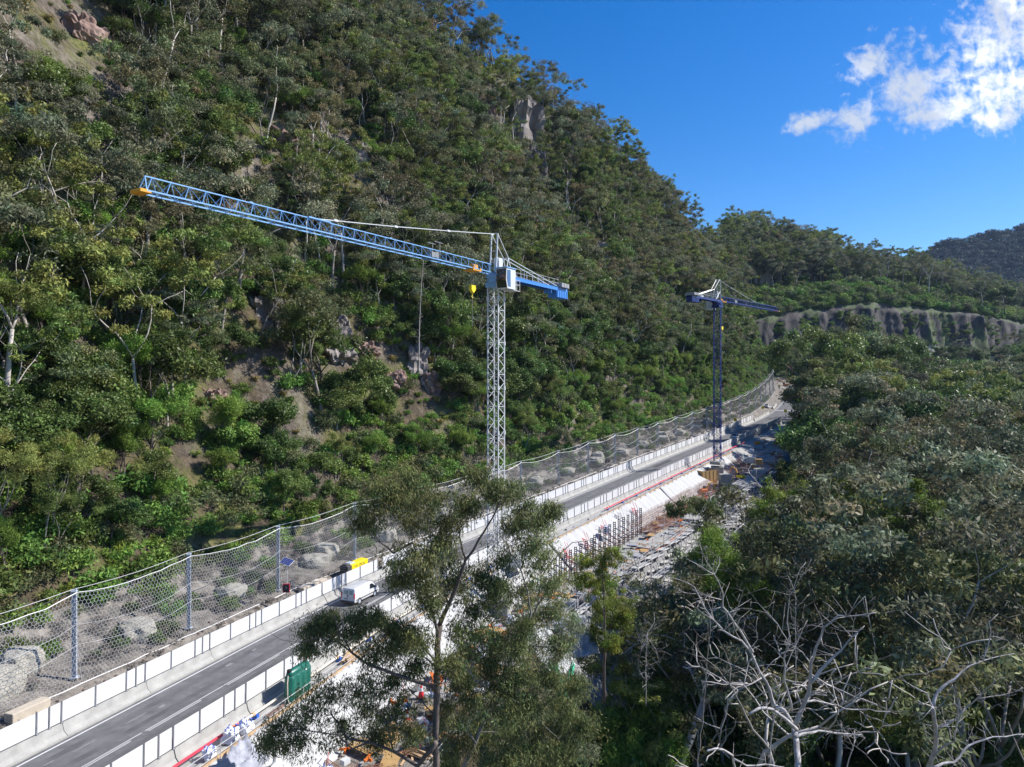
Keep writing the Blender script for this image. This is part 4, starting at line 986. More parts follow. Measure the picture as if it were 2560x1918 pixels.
# pale fill mounds banked behind each post
MN = []
for k in range(3):
    me = rock_mesh('fill_mound', 30 + k, MT['shot'], .35); me.polygons.foreach_set('use_smooth', [True] * len(me.polygons)); MN.append(me)
for i, (u, h) in enumerate(FP[:20]):
    for j, (du, w, s) in enumerate(((-4.2, 2.6, 1.7),) if i % 3 else ((-4.2, 2.6, 1.7), (-1.2, 3.9, 1.5))):
        rr_ = random.Random(i * 7 + j); o = bpy.data.objects.new('fill_mound', MN[rr_.randrange(3)]); COL.objects.link(o)
        p = ground(u + du + rr_.uniform(-.8, .8), -4.8 - w); o.location = (p[0], p[1], p[2] + .1); o.scale = (s * rr_.uniform(.8, 1.1), s * rr_.uniform(.8, 1.2), s * rr_.uniform(.7, 1.0)); o.rotation_euler = (0, 0, rr_.random() * 6)
        tag(o, 'pale earth fill mound behind the mesh fence', 'mound', 'pale fill mounds behind the mesh fence')
for i, (pa, pb, v) in enumerate([(20, 116, -3.3), (752, 812, -2.9)]):
    ua, ub = solve_u(pa, v, 1.2), solve_u(pb, v, 1.2); b = MB(); b.box((0, 0, .35), (.85, ub - ua, .72), bev=.04); o = b.build('concrete_block', mat('sandstone_block_%d' % i, (.48, .42, .34), .9, var=.1, bump=.2)); place(o, (ua + ub) / 2, v, dz_at((ua + ub) / 2, v) + .05)
    tag(o, ['long beige concrete block in front of the net at the left edge', 'long beige concrete block between the solar sign and the yellow generator'][i], 'concrete block')
for o in HLs:
    k = int(round((uv(*o.location[:2])[0] - (14.8 + 5 * 7.6)) / 7.6))
    if k: o['label'] = 'white panelled barrier on the left of the road, %s %s from the generator' % (ordinal(abs(k)), 'uphill' if k > 0 else 'downhill')
for o in HRs:
    k = int(round((uv(*o.location[:2])[0] - (14.1 + LR)) / LR))
    o['label'] = 'right hand white panelled barrier behind the green water tank' if k == 0 else 'right hand white panelled barrier, %s %s from the green water tank' % (ordinal(abs(k)), 'uphill' if k > 0 else 'downhill')
# rubble and dead sticks along the verge
rr_ = random.Random(4); st = [shrub_mesh(91, 'verge_litter', .5, 6, 22, .2, LM['dry'], .2, .25), RK[1], RK[2]]
lit = []
for i in range(1500):
    u = rr_.uniform(-10, 250); v = rr_.uniform(-4.6, -.8); p = ground(u, v); k = rr_.choice([0, 1, 2]); s = rr_.uniform(.5, 1.2) if k == 0 else rr_.uniform(.03, .12)
    lit.append((*p, rr_.random() * 6.28, s, k))
stuff_cloud('verge_rubble', st, lit, 'stones and dry litter on the verge below the fence', 'rubble')

# ------------------------------------------------------------------ tower cranes
def lattice(b, p0, p1, w, bay, rl, rd, ang=0.0, cap=False):
    p0 = Vector(p0); p1 = Vector(p1); n = max(1, int(round((p1 - p0).length / bay))); c = [Vector((math.cos(ang + math.pi / 4 + k * math.pi / 2), math.sin(ang + math.pi / 4 + k * math.pi / 2), 0)) * (w / math.sqrt(2)) for k in range(4)]
    for k in range(4):
        b.tube(p0 + c[k], p1 + c[k], rl, 4)
    for i in range(n):
        a = p0.lerp(p1, i / n); e_ = p0.lerp(p1, (i + 1) / n)
        for k in range(4):
            j = (k + 1) % 4
            if i % 2 == 0: b.tube(a + c[k], e_ + c[j], rd, 4, cap=False)
            else: b.tube(a + c[j], e_ + c[k], rd, 4, cap=False)
            if i % 4 == 0: b.tube(a + c[k], a + c[j], rd, 4, cap=False)
def crane(base, jd, H, JL, CL, cm, cj, mastm, label, mast_ang, pend, winch, troll, hook_drop, jw=1.15, jh=1.12, th=1.0):
    rz = math.atan2(jd[1], jd[0]); r = empty('tower_crane', base, rz, label, 'crane')
    m = MB(); lattice(m, (0, 0, .1), (0, 0, H - 1.5), 1.5, .98, .085, .042, mast_ang - rz)
    for z in frange(4, H - 3, 5.6): 
        for k in range(4):
            a = mast_ang - rz + math.pi / 4 + k * math.pi / 2; m.box((math.cos(a) * 1.06, math.sin(a) * 1.06, z), (.22, .22, .5))
    for k in range(int((H - 3) / .3)): pass
    m.tube((.3, 0, .2), (.3, 0, H - 2), .03, 4); m.tube((-.1, .25, .2), (-.1, .25, H - 2), .03, 4)
    for k in range(int(H / .9)): m.box((.1, .12, .5 + k * .9), (.45, .35, .03))
    m.build('mast', mastm, r)
    m = MB(); m.box((0, 0, .35), (2.6, 2.6, .7), bev=.05); m.build('footing', MT['concrete_w'], r)
    m = MB(); m.box((0, 0, H - 1.35), (1.9, 1.9, .55)); m.tube((0, 0, H - 1.1), (0, 0, H - .55), 1.15, 20); m.box((-.2, 0, H - .3), (2.6, 1.5, .5), bev=.04); m.build('slewing_ring', cj, r)
    # jib
    x0 = .9; x1 = JL; nb = int((x1 - x0) / 1.42); m = MB(); hw = jw / 2
    def dec(x): return 1.0 if x < JL * .72 else 1.0
    m.tube((x0, -hw, H), (x1, -hw, H), .075 * th, 4); m.tube((x0, hw, H), (x1, hw, H), .075 * th, 4); m.tube((x0, 0, H + jh), (x1 - .2, 0, H + jh), .06 * th, 4)
    for i in range(nb):
        a = x0 + (x1 - x0) * i / nb; c = x0 + (x1 - x0) * (i + 1) / nb; mid = (a + c) / 2
        for s in (-1, 1): m.tube((a, s * hw, H), (mid, 0, H + jh), .03 * th ** 1.5, 4, cap=False); m.tube((mid, 0, H + jh), (c, s * hw, H), .03 * th ** 1.5, 4, cap=False)
        m.tube((a, -hw, H), (a, hw, H), .025, 4, cap=False); m.tube((a, -hw if i % 2 else hw, H), (c, hw if i % 2 else -hw, H), .022, 4, cap=False)
    m.tube((x1, -hw, H), (x1 - .2, 0, H + jh), .05, 4); m.tube((x1, hw, H), (x1 - .2, 0, H + jh), .05, 4)
    m.box(((x0 + x1) * .55, .2, H + .10), ((x1 - x0) * .7, .16, .03))
    for q in (.24, .43, .62, .8): m.box((JL * q, 0, H + jh + .03), (.35, .14, .14))
    m.build('jib', cj, r)
    m = MB(); m.box((x1 + .1, 0, H - .06), (.85, jw + .1, .26), bev=.04); m.build('jib_end', MT['orangey'], r)
    # A-frame, stays, pendant
    T = Vector((.35, 0, H + 5.0)); m = MB()
    for s in (-.45, .45):
        m.tube((.75, s, H + .1), (T.x, s, T.z), .11, 6); m.tube((T.x, s, T.z), (-2.3, s * .8, H + 2.35), .05, 5); m.tube((-2.3, s * .8, H + 2.35), (-1.5, s, H + .1), .08, 5); m.tube((-2.3, s * .8, H + 2.35), (-3.1, s, H + .1), .06, 5)
        m.tube((.6, s, H + 2.2), (-1.5, s, H + .2), .05, 5)
    for z in (1.4, 2.8, 4.2, 5.0): m.tube((.6, -.45, H + z), (.6 - z * .04, .45, H + z), .04, 5)
    m.tube((-2.3, -.36, H + 2.35), (-2.3, .36, H + 2.35), .07, 5); m.box((-.35, .1, H + 1.3), (.9, .8, 1.5), bev=.05)
    m.build('a_frame', cm, r)
    m = MB()
    for s in (-.36, .36): m.tube((-2.3, s, H + 2.35), (-CL + 2.6, s * 1.3, H + .25), .055, 5)
    for f_ in (.35, .65): m.tube((-2.3 + (-CL + 4.9) * f_, 0, H + 2.35 - 2.1 * f_), (-2.3 + (-CL + 4.9) * f_, 0, H + .1), .05, 5)
    m.build('counter_stay', cm, r)
    m = MB(); q = Vector((pend, 0, H + jh + .12)); m.path([T + Vector((0, 0, -.05)), T.lerp(q, .33) - Vector((0, 0, .12)), T.lerp(q, .66) - Vector((0, 0, .12)), q], .055, 5)
    for f_ in (.02, .33, .64, .93): 
        c = T.lerp(q, f_) - Vector((0, 0, .12 if 0 < f_ < .9 else 0)); m.box(c, (.5, .16, .2))
    m.build('pendant', cm, r)
    m = MB(); m.box((pend, 0, H + jh + .06), (2.6, .3, .12)); m.build('pendant_plate', MT['lblue'] if cm is MT['cwhite'] else cj, r)
    # counter-jib
    m = MB()
    for s in (-.62, .62): m.box((-CL / 2, s, H - .15), (CL, .16, .46)); 
    for k in range(int(CL / 1.6)): m.tube((-1 - k * 1.6, -.6, H - .1), (-2.6 - k * 1.6, .6, H - .1), .04, 4)
    m.box((-CL / 2 - .4, 0, H + .02), (CL - 2.5, 1.0, .04)); m.box((-CL + 4.6, 0, H - .62), (.1, 1.2, .6)); m.build('counter_jib', MT['cblue'] if cj is not MT['navy'] else cj, r)
    m = MB()
    for s in (-.85, .85):
        for k in range(int((CL - 3) / 1.5)): m.tube((-1.5 - k * 1.5, s, H + .1), (-1.5 - k * 1.5, s, H + 1.1), .022, 4)
        for zz in (.6, 1.1): m.tube((-1.5, s, H + zz), (-CL + 3, s, H + zz), .02, 4)
    m.build('walkway_rail', cm if cm is MT['cwhite'] else MT['scaf'], r)
    for k in range(3):
        m = MB(); m.box((-CL + .6 + k * .78, 0, H + .42), (.72, 2.3, .62), bev=.04); m.build('counterweight', mat('ballast_%d' % k, (.30, .30, .31), .85, var=.15), r)
    m = MB(); m.box((-CL + 1.6, 0, H - .85), (3.3, 1.5, 1.0), bev=.05)
    for k in range(6): m.box((-CL + .3 + k * .55, 0, H - .85), (.07, 1.6, 1.02))
    m.build('ballast_box', cj if cj is MT['navy'] else MT['cblue'], r)
    # winch, trolley, hook
    m = MB(); m.tube((winch, -.45, H + .5), (winch, .45, H + .5), .36, 14); m.box((winch + .6, 0, H + .45), (.7, .9, .6), bev=.04)
    for s in (-.5, .5): m.tube((winch - .4, s, H + .1), (winch - .4, s, H + 2.0), .04, 4); m.tube((winch - .9, s, H + 1.9), (winch + .5, s, H + 1.9), .04, 4)
    m.build('winch', MT['grey'], r)
    m = MB(); m.box((troll, 0, H - .2), (1.7, jw + .3, .14)); 
    for s in (-1, 1):
        for e_ in (-.7, .7): m.tube((troll + e_, s * (hw + .06), H - .02), (troll + e_, s * (hw + .16), H - .02), .14, 10)
    m.box((troll - .3, 0, H + .3), (.9, .6, .5), bev=.03); tro = m.build('trolley', MT['orangey'], r)
    hz_ = H - hook_drop; m = MB()
    for s in (-.14, .14): m.tube((troll, s, H - .2), (troll, s, hz_ + .4), .014, 4)
    m.tube((troll, 0, hz_ - .9), (troll, 0, hz_ - 4.5), .02, 4); m.build('hoist_rope', MT['grey'], r)
    m = MB(); m.prism([(-.42, .38), (.42, .38), (.42, -.15), (0, -.55), (-.42, -.15)], -.2, .2, Matrix.Rotation(math.pi / 2, 3, 'X')); m.path([(0, 0, -.5), (.0, 0, -.8), (.16, 0, -.98), (.02, 0, -1.12), (-.14, 0, -1.0)], .05, 6)
    hb_ = m.build('hook_block', MT['yellow'], r); hb_.location = (troll, 0, hz_)
    # cab on the left of the jib direction
    c = MB(); ck = (.55, 1.75, H - .75)
    c.prism([(-1.1, -1.25), (.75, -1.25), (1.05, -.2), (.95, 1.2), (-1.1, 1.2)], -.75, .75, Matrix.Rotation(math.pi / 2, 3, 'X')); cab = c.build('cab', MT['white'], r); cab.location = ck
    g = MB(); g.add([(.78, -.68, -1.15), (.78, .68, -1.15), (1.075, .68, -.2), (1.075, -.68, -.2), (.985, -.68, 1.1), (.985, .68, 1.1)], [(0, 1, 2, 3), (3, 2, 5, 4)]); w1 = g.build('windscreen', MT['glass'], cab)
    for s in (-1, 1):
        g = MB(); pl = [(.05, -1.0), (.62, -1.0), (.86, -.15), (.80, 1.0), (.10, 1.0)]; g.prism(pl, -.015, .015, Matrix.Rotation(math.pi / 2, 3, 'X')); w2 = g.build('window', MT['bglass'], cab); w2.location = (0, s * .765, 0)
    g = MB(); g.box((-.05, 0, 1.27), (2.3, 1.7, .14), bev=.03); g.build('cab_roof', cj, cab)
    m = MB(); m.box((-1.0, 1.6, H - 2.05), (1.6, 1.5, .06))
    for (a, c_) in ((-1.8, .95), (-1.8, 2.35), (-.3, 2.35), (-1.05, 2.35)): m.tube((a, c_, H - 2.05), (a, c_, H - .75), .03, 4)
    for zz in (-.75, -1.3): m.tube((-1.8, .95, H + zz), (-1.8, 2.35, H + zz), .025, 4); m.tube((-1.8, 2.35, H + zz), (-.3, 2.35, H + zz), .025, 4)
    m.build('platform', MT['cwhite'], r)
    if cm is not MT['cwhite']:
        for (x, w_) in ((-5.6, 1.5), (-.9, .8)):
            g = MB(); g.box((x, .98, H + .35), (w_, .03, 1.0)); g.build('sign_board', MT['white'], r)
    return r
HD1 = .5
crane((-1.98, 88.0, -26.9), (-.527, -.849), 40.2, 45.2, 17.8, MT['cwhite'], MT['lblue'], MT['cwhite'], 'nearer tower crane with white mast and pale blue jib reaching over the left slope', -HD1 - .02, 28.9, 12.4, 5.1, 2.3)
crane((48.0, 166.0, -19.3), (.68, .73), 38.3, 34.0, 13.2, MT['postg'], MT['navy'], MT['navy'], 'farther tower crane with navy mast and jib pointing away to the right', -HD1 + .05, 21.0, 8.5, 2.2, 6.3, th=1.7)

# ------------------------------------------------------------------ vehicles
def wheel(parent, x, y, z, r=.33, w=.22):
    b = MB(); b.tube((x - w / 2, y, z), (x + w / 2, y, z), r, 22); t = b.build('wheel', MT['black'], parent)
    s = 1 if x > 0 else -1; b = MB(); b.tube((x + s * w * .35, y, z), (x + s * (w / 2 + .012), y, z), r * .66, 18); b.tube((x + s * w * .35, y, z), (x + s * (w / 2 + .04), y, z), r * .2, 10); b.build('rim', MT['galv'], t)
def body(name, prof, hw, tumble, m, parent, bevel=.06):
    """side profile (y,z) given width; upper part leans inwards"""
    def hx(z): return hw - tumble * max(0, (z - 1.0)) if z > 1.0 else hw
    n = len(prof); V = [(-hx(z), y, z) for (y, z) in prof] + [(hx(z), y, z) for (y, z) in prof]
    b = MB(); b.add(V, [tuple(range(n)), tuple(range(2 * n - 1, n - 1, -1))] + [(k, k + n, (k + 1) % n + n, (k + 1) % n) for k in range(n)])
    o = b.build(name, m, parent); md = o.modifiers.new('bevel', 'BEVEL'); md.width = bevel; md.segments = 3; md.limit_method = 'ANGLE'; md.angle_limit = math.radians(25); 
    for p in o.data.polygons: p.use_smooth = True
    return o, hx
def side_poly(name, poly, hx, m, parent, s, out=.012):
    b = MB(); n = len(poly); V = [(s * (hx(z) + out), y, z) for (y, z) in poly] + [(s * (hx(z) - .02), y, z) for (y, z) in poly]
    b.add(V, [tuple(range(n)), tuple(range(2 * n - 1, n - 1, -1))] + [(k, k + n, (k + 1) % n + n, (k + 1) % n) for k in range(n)]); return b.build(name, m, parent)
def van():
    r = empty('van', label='white panel van driving up the left lane beside the yellow generator', cat='van')
    prof = [(-2.45, .32), (-2.5, .55), (-2.46, 1.2), (-2.36, 1.86), (-2.2, 1.95), (1.0, 1.95), (1.25, 1.88), (1.95, 1.22), (2.42, 1.02), (2.55, .75), (2.55, .38), (2.35, .28)]
    bd, hx = body('body', prof, .95, .13, MT['white'], r, .09)
    for s in (-1, 1):
        side_poly('window', [(.62, 1.16), (.66, 1.68), (1.12, 1.68), (1.70, 1.22), (1.70, 1.12)], hx, MT['glass'], r, s)
        side_poly('door_seam', [(.45, .42), (.45, 1.8), (.465, 1.8), (.465, .42)], hx, MT['grey'], r, s, .006); side_poly('door_seam', [(-.9, .45), (-.9, 1.8), (-.885, 1.8), (-.885, .45)], hx, MT['grey'], r, s, .006)
        side_poly('rub_strip', [(-2.2, .55), (-2.2, .65), (2.3, .65), (2.3, .55)], hx, MT['dgrey'], r, s, .02)
        b = MB(); b.box((s * 1.08, 1.62, 1.22), (.2, .12, .26), bev=.03); b.build('mirror', MT['dgrey'], r)
        for y in (-1.55, 1.62): 
            wheel(r, s * .84, y, .33)
            b = MB(); b.tube((s * .86, y, .34), (s * .958, y, .34), .40, 20); b.build('wheel_arch', MT['black'], r)
        b = MB(); b.box((s * .87, -2.45, 1.12), (.13, .12, .62), bev=.02); b.build('tail_light', MT['red'], r)
        b = MB(); b.box((s * .36, -2.43, 1.46), (.52, .05, .42), Matrix.Rotation(math.radians(-8), 3, 'X'), bev=.02); b.build('rear_window', mat('green_glass_%d' % s, (.22, .32, .30), .08), r)
        b = MB(); b.box((s * .72, 2.5, .82), (.32, .12, .2), bev=.03); b.build('headlight', MT['bglass'], r)
    b = MB(); b.box((0, -2.51, .42), (1.86, .16, .26), bev=.04); b.box((0, 2.55, .45), (1.8, .16, .28), bev=.05); b.build('bumper', MT['dgrey'], r)
    b = MB(); b.box((0, -2.485, 1.1), (.015, .03, 1.35)); b.box((-.08, -2.50, 1.08), (.07, .04, .2)); b.build('rear_door_handle', MT['black'], r)
    b = MB(); b.box((-.3, -2.50, .76), (.42, .02, .13)); b.build('number_plate', MT['grey'], r)
    b = MB(); b.add([(-.78, 1.30, 1.86), (.78, 1.30, 1.86), (.86, 1.93, 1.26), (-.86, 1.93, 1.26)], [(0, 1, 2, 3)]); o = b.build('windscreen', MT['glass'], r); o.location = (0, .03, .03)
    for k in range(6): 
        b = MB(); b.box((0, -1.9 + k * .5, 1.957), (1.4, .05, .02)); b.build('roof_rib', MT['panelw'], r)
    return r
v_ = van(); vu = 51.0; place(v_, vu, 3.35)
def ute(label, tray=True, m=None, facing=1):
    m = m or MT['white']; r = empty('ute', label=label, cat='pickup truck')
    prof = [(-2.55, .42), (-2.58, .98), (-.55, 1.0), (-.62, 1.0), (-.42, 1.70), (-.2, 1.76), (.75, 1.74), (.95, 1.66), (1.45, 1.12), (2.45, .98), (2.58, .75), (2.55, .40)]
    prof = [(-2.55, .42), (-2.58, .98), (-.60, 1.0), (-.42, 1.70), (-.2, 1.76), (.75, 1.74), (.95, 1.66), (1.45, 1.12), (2.45, .98), (2.58, .75), (2.55, .40)]
    bd, hx = body('body', prof, .92, .22, m, r, .07)
    for s in (-1, 1):
        side_poly('window', [(-.35, 1.14), (-.22, 1.6), (.25, 1.62), (.25, 1.14)], hx, MT['glass'], r, s); side_poly('window', [(.32, 1.14), (.32, 1.62), (.8, 1.6), (1.2, 1.14)], hx, MT['glass'], r, s)
        for y in (-1.5, 1.6): wheel(r, s * .80, y, .37, .37, .24)
        b = MB(); b.box((s * .72, 2.54, .80), (.36, .1, .18), bev=.03); b.build('headlight', MT['galv'], r)
        b = MB(); b.box((s * 1.02, 1.25, 1.15), (.18, .1, .18), bev=.02); b.build('mirror', MT['dgrey'], r)
        b = MB(); b.box((s * .86, -2.57, .8), (.12, .06, .34)); b.build('tail_light', MT['red'], r)
    b = MB(); b.add([(-.66, .97, 1.66), (.66, .97, 1.66), (.80, 1.43, 1.17), (-.80, 1.43, 1.17)], [(0, 1, 2, 3)]); o = b.build('windscreen', MT['glass'], r); o.location = (0, .035, .03)
    b = MB(); b.box((0, 2.57, .62), (1.0, .06, .22)); b.build('grille', MT['dgrey'], r)
    b = MB(); b.box((0, -1.6, 1.03), (1.6, 1.75, .04)); b.build('tray_cover', MT['dgrey'], r)
    return r
place(ute('white pickup truck coming down the road toward the camera behind the navy mast'), 203, 7.0, 0, math.pi)
place(ute('grey white pickup parked on the verge beyond the left hoarding'), 290, -2.6, 0.1, math.pi * .95)
place(ute('dark blue pickup parked under the trees at the far junction', m=MT['navy']), 283, 14.0, .05, math.pi * .6)

# ------------------------------------------------------------------ things beside the road
def gen():
    r = empty('generator', label='yellow and black generator behind the left hoarding under the net', cat='generator')
    b = MB(); b.box((0, 0.3, 1.25), (1.25, 3.6, 1.7), bev=.10); b.build('canopy', MT['yellow'], r)
    b = MB(); b.box((0, -1.9, 1.2), (1.3, .9, 1.75), bev=.06); b.box((-.1, -1.75, 2.12), (.8, .8, .22), bev=.05); b.build('end_frame', MT['dgrey'], r)
    b = MB(); b.box((0, 0, .2), (1.3, 4.4, .3)); b.build('skid', MT['black'], r)
    b = MB(); b.box((-.1, -.9, 2.15), (.9, 1.1, .14), bev=.03); b.build('vent', MT['galv'], r)
    for k in range(4): b = MB(); b.box((-.1, -2.36, .6 + .4 * k), (.9, .03, .05)); b.build('grille_bar', MT['postg'], r)
    def text(s, size, x, y, z):
        cu_ = bpy.data.curves.new('lettering', 'FONT'); cu_.body = s; cu_.size = size; cu_.extrude = .004; tmp = bpy.data.objects.new('lettering_tmp', cu_); COL.objects.link(tmp)
        dg = bpy.context.evaluated_depsgraph_get(); me = bpy.data.meshes.new_from_object(tmp.evaluated_get(dg)); bpy.data.objects.remove(tmp)
        o = bpy.data.objects.new('lettering', me); COL.objects.link(o); me.materials.clear(); me.materials.append(MT['dgrey']); o.parent = r; o.location = (x, y, z); o.rotation_euler = (math.pi / 2, 0, math.pi / 2)
    text('PCA', .62, .635, .15, 1.42); text('GAS', .34, .635, -.85, 1.55)
    return r
g0 = place(gen(), 57.6, -2.2, .45); g0.scale = (.95, .98, .86)
su = solve_u(717, -1.5, 2)
r = empty('solar_speed_sign', label='solar powered red framed electronic sign on a thin pole by the left hoarding', cat='sign'); place(r, su, -1.5, .62)
b = MB(); b.tube((0, 0, 0), (0, 0, 4.9), .045, 8); b.build('pole', MT['scaf'], r)
b = MB(); b.box((0, 0, 5.05), (1.35, .95, .05), Euler((math.radians(28), math.radians(12), 0)).to_matrix()); p_ = b.build('solar_panel', MT['panelw'], r)
b = MB(); M_ = Euler((math.radians(28), math.radians(12), 0)).to_matrix()
for i in range(4):
    for j in range(6):
        c = M_ @ Vector((-.53 + j * .213, -.34 + i * .228, .033)); b.box((c.x, c.y, 5.05 + c.z), (.19, .205, .008), M_)
b.build('solar_cells', MT['solar'], p_)
M2 = Matrix.Rotation(math.radians(25), 3, 'Z')
b = MB(); b.box((0, -.1, 2.15), (.78, .12, .98), M2, bev=.03); q_ = b.build('display_box', MT['red'], r)
b = MB(); b.box((.02, -.17, 2.15), (.60, .02, .78), M2); b.build('display', MT['dgrey'], q_)
b = MB(); b.tube((0, -.2, 2.15), (0.01, -.185, 2.15), .2, 16); b.build('display_ring', mat('dim_ring', (.16, .15, .13), .6), q_)

def sign(u, v, h, kind, label):
    r = empty('road_sign', label=label, cat='sign'); place(r, u, v, 0, math.pi * 0, False)
    b = MB(); b.tube((0, 0, 0), (0, 0, h), .05, 6); b.build('post', MT['postg'], r)
    M_ = Matrix.Rotation(math.radians(45), 3, 'Y') if kind == 'diamond' else Matrix.Identity(3)
    b = MB(); b.box((0, -.08, h), (1.05, .03, 1.05) if kind != 'plate' else (1.1, .03, .8), M_); s_ = b.build('board', MT['yellow'], r)
    b = MB(); b.box((0, -.105, h + .05), (.10, .012, .5)); b.box((.12, -.105, h - .1), (.25, .012, .09)); b.build('symbol', MT['black'], s_)
    if kind == 'plate': b = MB(); b.box((0, -.08, h - .85), (.8, .03, .8)); b.tube((0, -.11, h - .85), (0, -.10, h - .85), .3, 16); b.build('lower_board', MT['white'], r)
    return r
sign(solve_u(1838, -1.2, 2.4), -1.2, 2.6, 'diamond', 'yellow diamond warning sign against the net right of the navy mast')
sign(solve_u(1907, -1.8, 2.5), -1.8, 2.4, 'diamond', 'yellow arrow sign beyond the end of the left hoarding')
sign(solve_u(1948, -2.2, 3), -2.2, 4.6, 'plate', 'yellow and white stacked sign in front of the shaded net')
sign(solve_u(1964, 9.0, 3), 9.0, 2.9, 'square', 'yellow square sign at the end of the right hoarding')
for i, (px, v, h, lab) in enumerate([(1984, 13.5, 7.5, 'tall thin light pole at the far end of the site'), (2014, 16.5, 6.0, 'shorter thin pole right of the tall light pole')]):
    u = solve_u(px, v); r = empty('light_pole', label=lab, cat='pole'); place(r, u, v, 0, 0, False)
    b = MB(); b.tube((0, 0, -.5), (0, 0, h), .07, 6, .045); b.build('pole', MT['scaf'], r); b = MB(); b.box((0, -.3, h), (.2, .7, .08)); b.build('lamp_head', MT['galv'], r)

# pipes
def pipe(u0, u1, v, dz, r_, m, name, lab):
    rt = empty(name, R(u0, v, dz), 0, lab, 'pipe'); o0 = Vector(R(u0, v, dz)); b = MB()
    us = frange(u0, u1, 3); b.path([Vector(R(u, v + .04 * math.sin(u * .7), dz + .02 * math.sin(u))) - o0 for u in us], r_, 8); b.build('pipe_run', m, rt)
    for u in frange(u0 + 1, u1 - 1, 6.2):
        p = Vector(R(u, v, dz)) - o0; h = head(u); d = Vector((math.sin(h), math.cos(h), grade_at(u))) * .12
        b = MB(); b.tube(p - d, p + d, r_ * 1.55, 8); b.build('coupling', MT['orange'] if m is not MT['pipew'] else MT['timber'], rt)
        b = MB(); b.box(p + Vector((.05, .3, -.28)), (.45, .3, .35), Matrix.Rotation(-h, 3, 'Z')); b.build('pipe_stand', MT['blue'], rt)
pipe(-14, 19.6, 11.45, .42, .10, MT['pipered'], 'red_pipe', 'red fire main on blue stands at the bottom left of the site')
pipe(19.8, 76, 11.5, .42, .10, MT['pipew'], 'cream_pipe', 'cream pipe joined to the red one behind the green tank')
pipe(106, 196, 11.7, .42, .12, MT['pipered'], 'red_pipe', 'long red pipe behind the wrapped slope below the navy crane')
# timber kerb, edge rails
for (ua, ub) in ((5, 100), (100, 180)):
    b = MB(); b.sweep([(12.75, -.04), (13.0, -.04), (13.0, .22), (12.75, .22)], frange(ua, ub, 3)); o = b.build('timber_kerb', MT['timber'], None); tag(o, 'timber edge board along the top of the %s slope' % ('near' if ua < 50 else 'far'), 'timber')
rl = empty('guard_rail', label='galvanised tube guard rail along the top of the wrapped slope', cat='railing', group='guard rails along the top of the slope')
b = MB()
for y in (0, 2.4): b.tube((0, y, -.1), (0, y, 1.15), .028, 5); b.box((0, y, .05), (.2, .2, .06))
b.build('post', MT['scaf'], rl); b = MB()
for z in (.55, 1.08): b.tube((0, -.05, z), (0, 4.85, z), .026, 5)
b.build('rail', MT['scaf'], rl)
for k, o in enumerate(run(rl, 4.8, 13.15, -4, 178)): o['label'] = 'tube guard rail along the slope top, %s from the bottom left' % ordinal(k + 1)
GR = run(copy_tree(rl, label='tube guard rail along the outer edge of the lower deck'), 4.8, 24.4, 20, 178)
for o in [x for x in bpy.data.objects if x.parent is None and x.get('label', '').startswith('tube guard rail along the outer')]: o['group'] = 'guard rails on the outer deck edge'; o.location.z -= 3.5
for k, o in enumerate(GR): o['label'] = 'tube guard rail on the outer deck edge, %s from the near end' % ordinal(k + 1)
# wrapped slope
def cover(ua, ub, lab, m, v0=12.95, v1=16.9, z1=-3.5):
    us = frange(ua, ub, .45); vs = frange(v0, v1, .28); V = []; 
    for u in us:
        for v in vs:
            t = (v - v0) / (v1 - v0); g = R(u, v, -.02 + (z1) * t ** 1.05)
            w_ = .16 * nz(u, v * .35, 3, .8, 4) + .12 * abs(math.sin(u * 1.35 + 1.1 * nz(u, v, 8, .3, 2))) ** 3
            V.append((g[0], g[1], g[2] + .12 + w_))
    n = len(vs); b = MB(); b.add(V, [(i * n + j, i * n + j + 1, (i + 1) * n + j + 1, (i + 1) * n + j) for i in range(len(us) - 1) for j in range(n - 1)])
    o = b.build('slope_cover', m, smooth=True); tag(o, lab, 'sheeting'); sl = o.modifiers.new('thick', 'SOLIDIFY'); sl.thickness = .03; return o
cover(8, 44, 'wrinkled white sheeting over the near slope below the green tank', MT['geo']); cover(44.3, 84, 'wrinkled white sheeting behind the foreground gum trees', MT['geo']); cover(84.4, 128, 'white sheeting above the row of grey formwork posts', MT['geo']); cover(128.4, 164, 'white sheeting beside the plywood box of the navy crane', MT['geo']); cover(164.3, 172, 'last white sheet before the grey shotcrete', MT['geo'])
# green tank
def tank():
    r = empty('water_tank', label='green slimline plastic water tank standing at the site edge', cat='water tank')
    b = MB(); L2 = 1.28
    for s in (-1, 1):
        pass
    b.box((0, 0, 1.0), (.62, 2.6, 1.95), bev=.16); b.build('shell', MT['tank'], r, smooth=False)
    for k in range(4):
        y = -.92 + k * .613; c = MB()
        pts = [(0, y, .1), (0, y, .3), (0, y, 1.7), (0, y, 1.86)]; c.path(pts, [.30, .37, .37, .28], 16); c.build('rib', MT['tank'], r, smooth=True)
        for z in (.6, 1.05, 1.5): d = MB(); d.tube((0, y, z), (0, y, z + .03), .385, 18); d.build('hoop', MT['tank'], r)
    c = MB(); c.path([(0, -1.15, 1.88), (0, -.95, 1.98), (0, .95, 1.98), (0, 1.15, 1.88)], [.2, .30, .30, .2], 12); c.build('top', MT['tank'], r, smooth=True)
    c = MB(); c.tube((-.02, -1.0, 2.1), (-.02, -1.0, 2.30), .17, 16); c.build('lid', MT['black'], r)
    c = MB(); c.path([(.1, -1.3, 2.0), (.14, -1.42, 1.5), (.16, -1.4, .4), (.2, -1.3, .1)], .035, 6); c.build('hose', MT['pipew'], r)
    c = MB(); c.box((.305, .55, 1.78), (.02, .16, .1)); c.build('tag_plate', MT['white'], r)
    return r
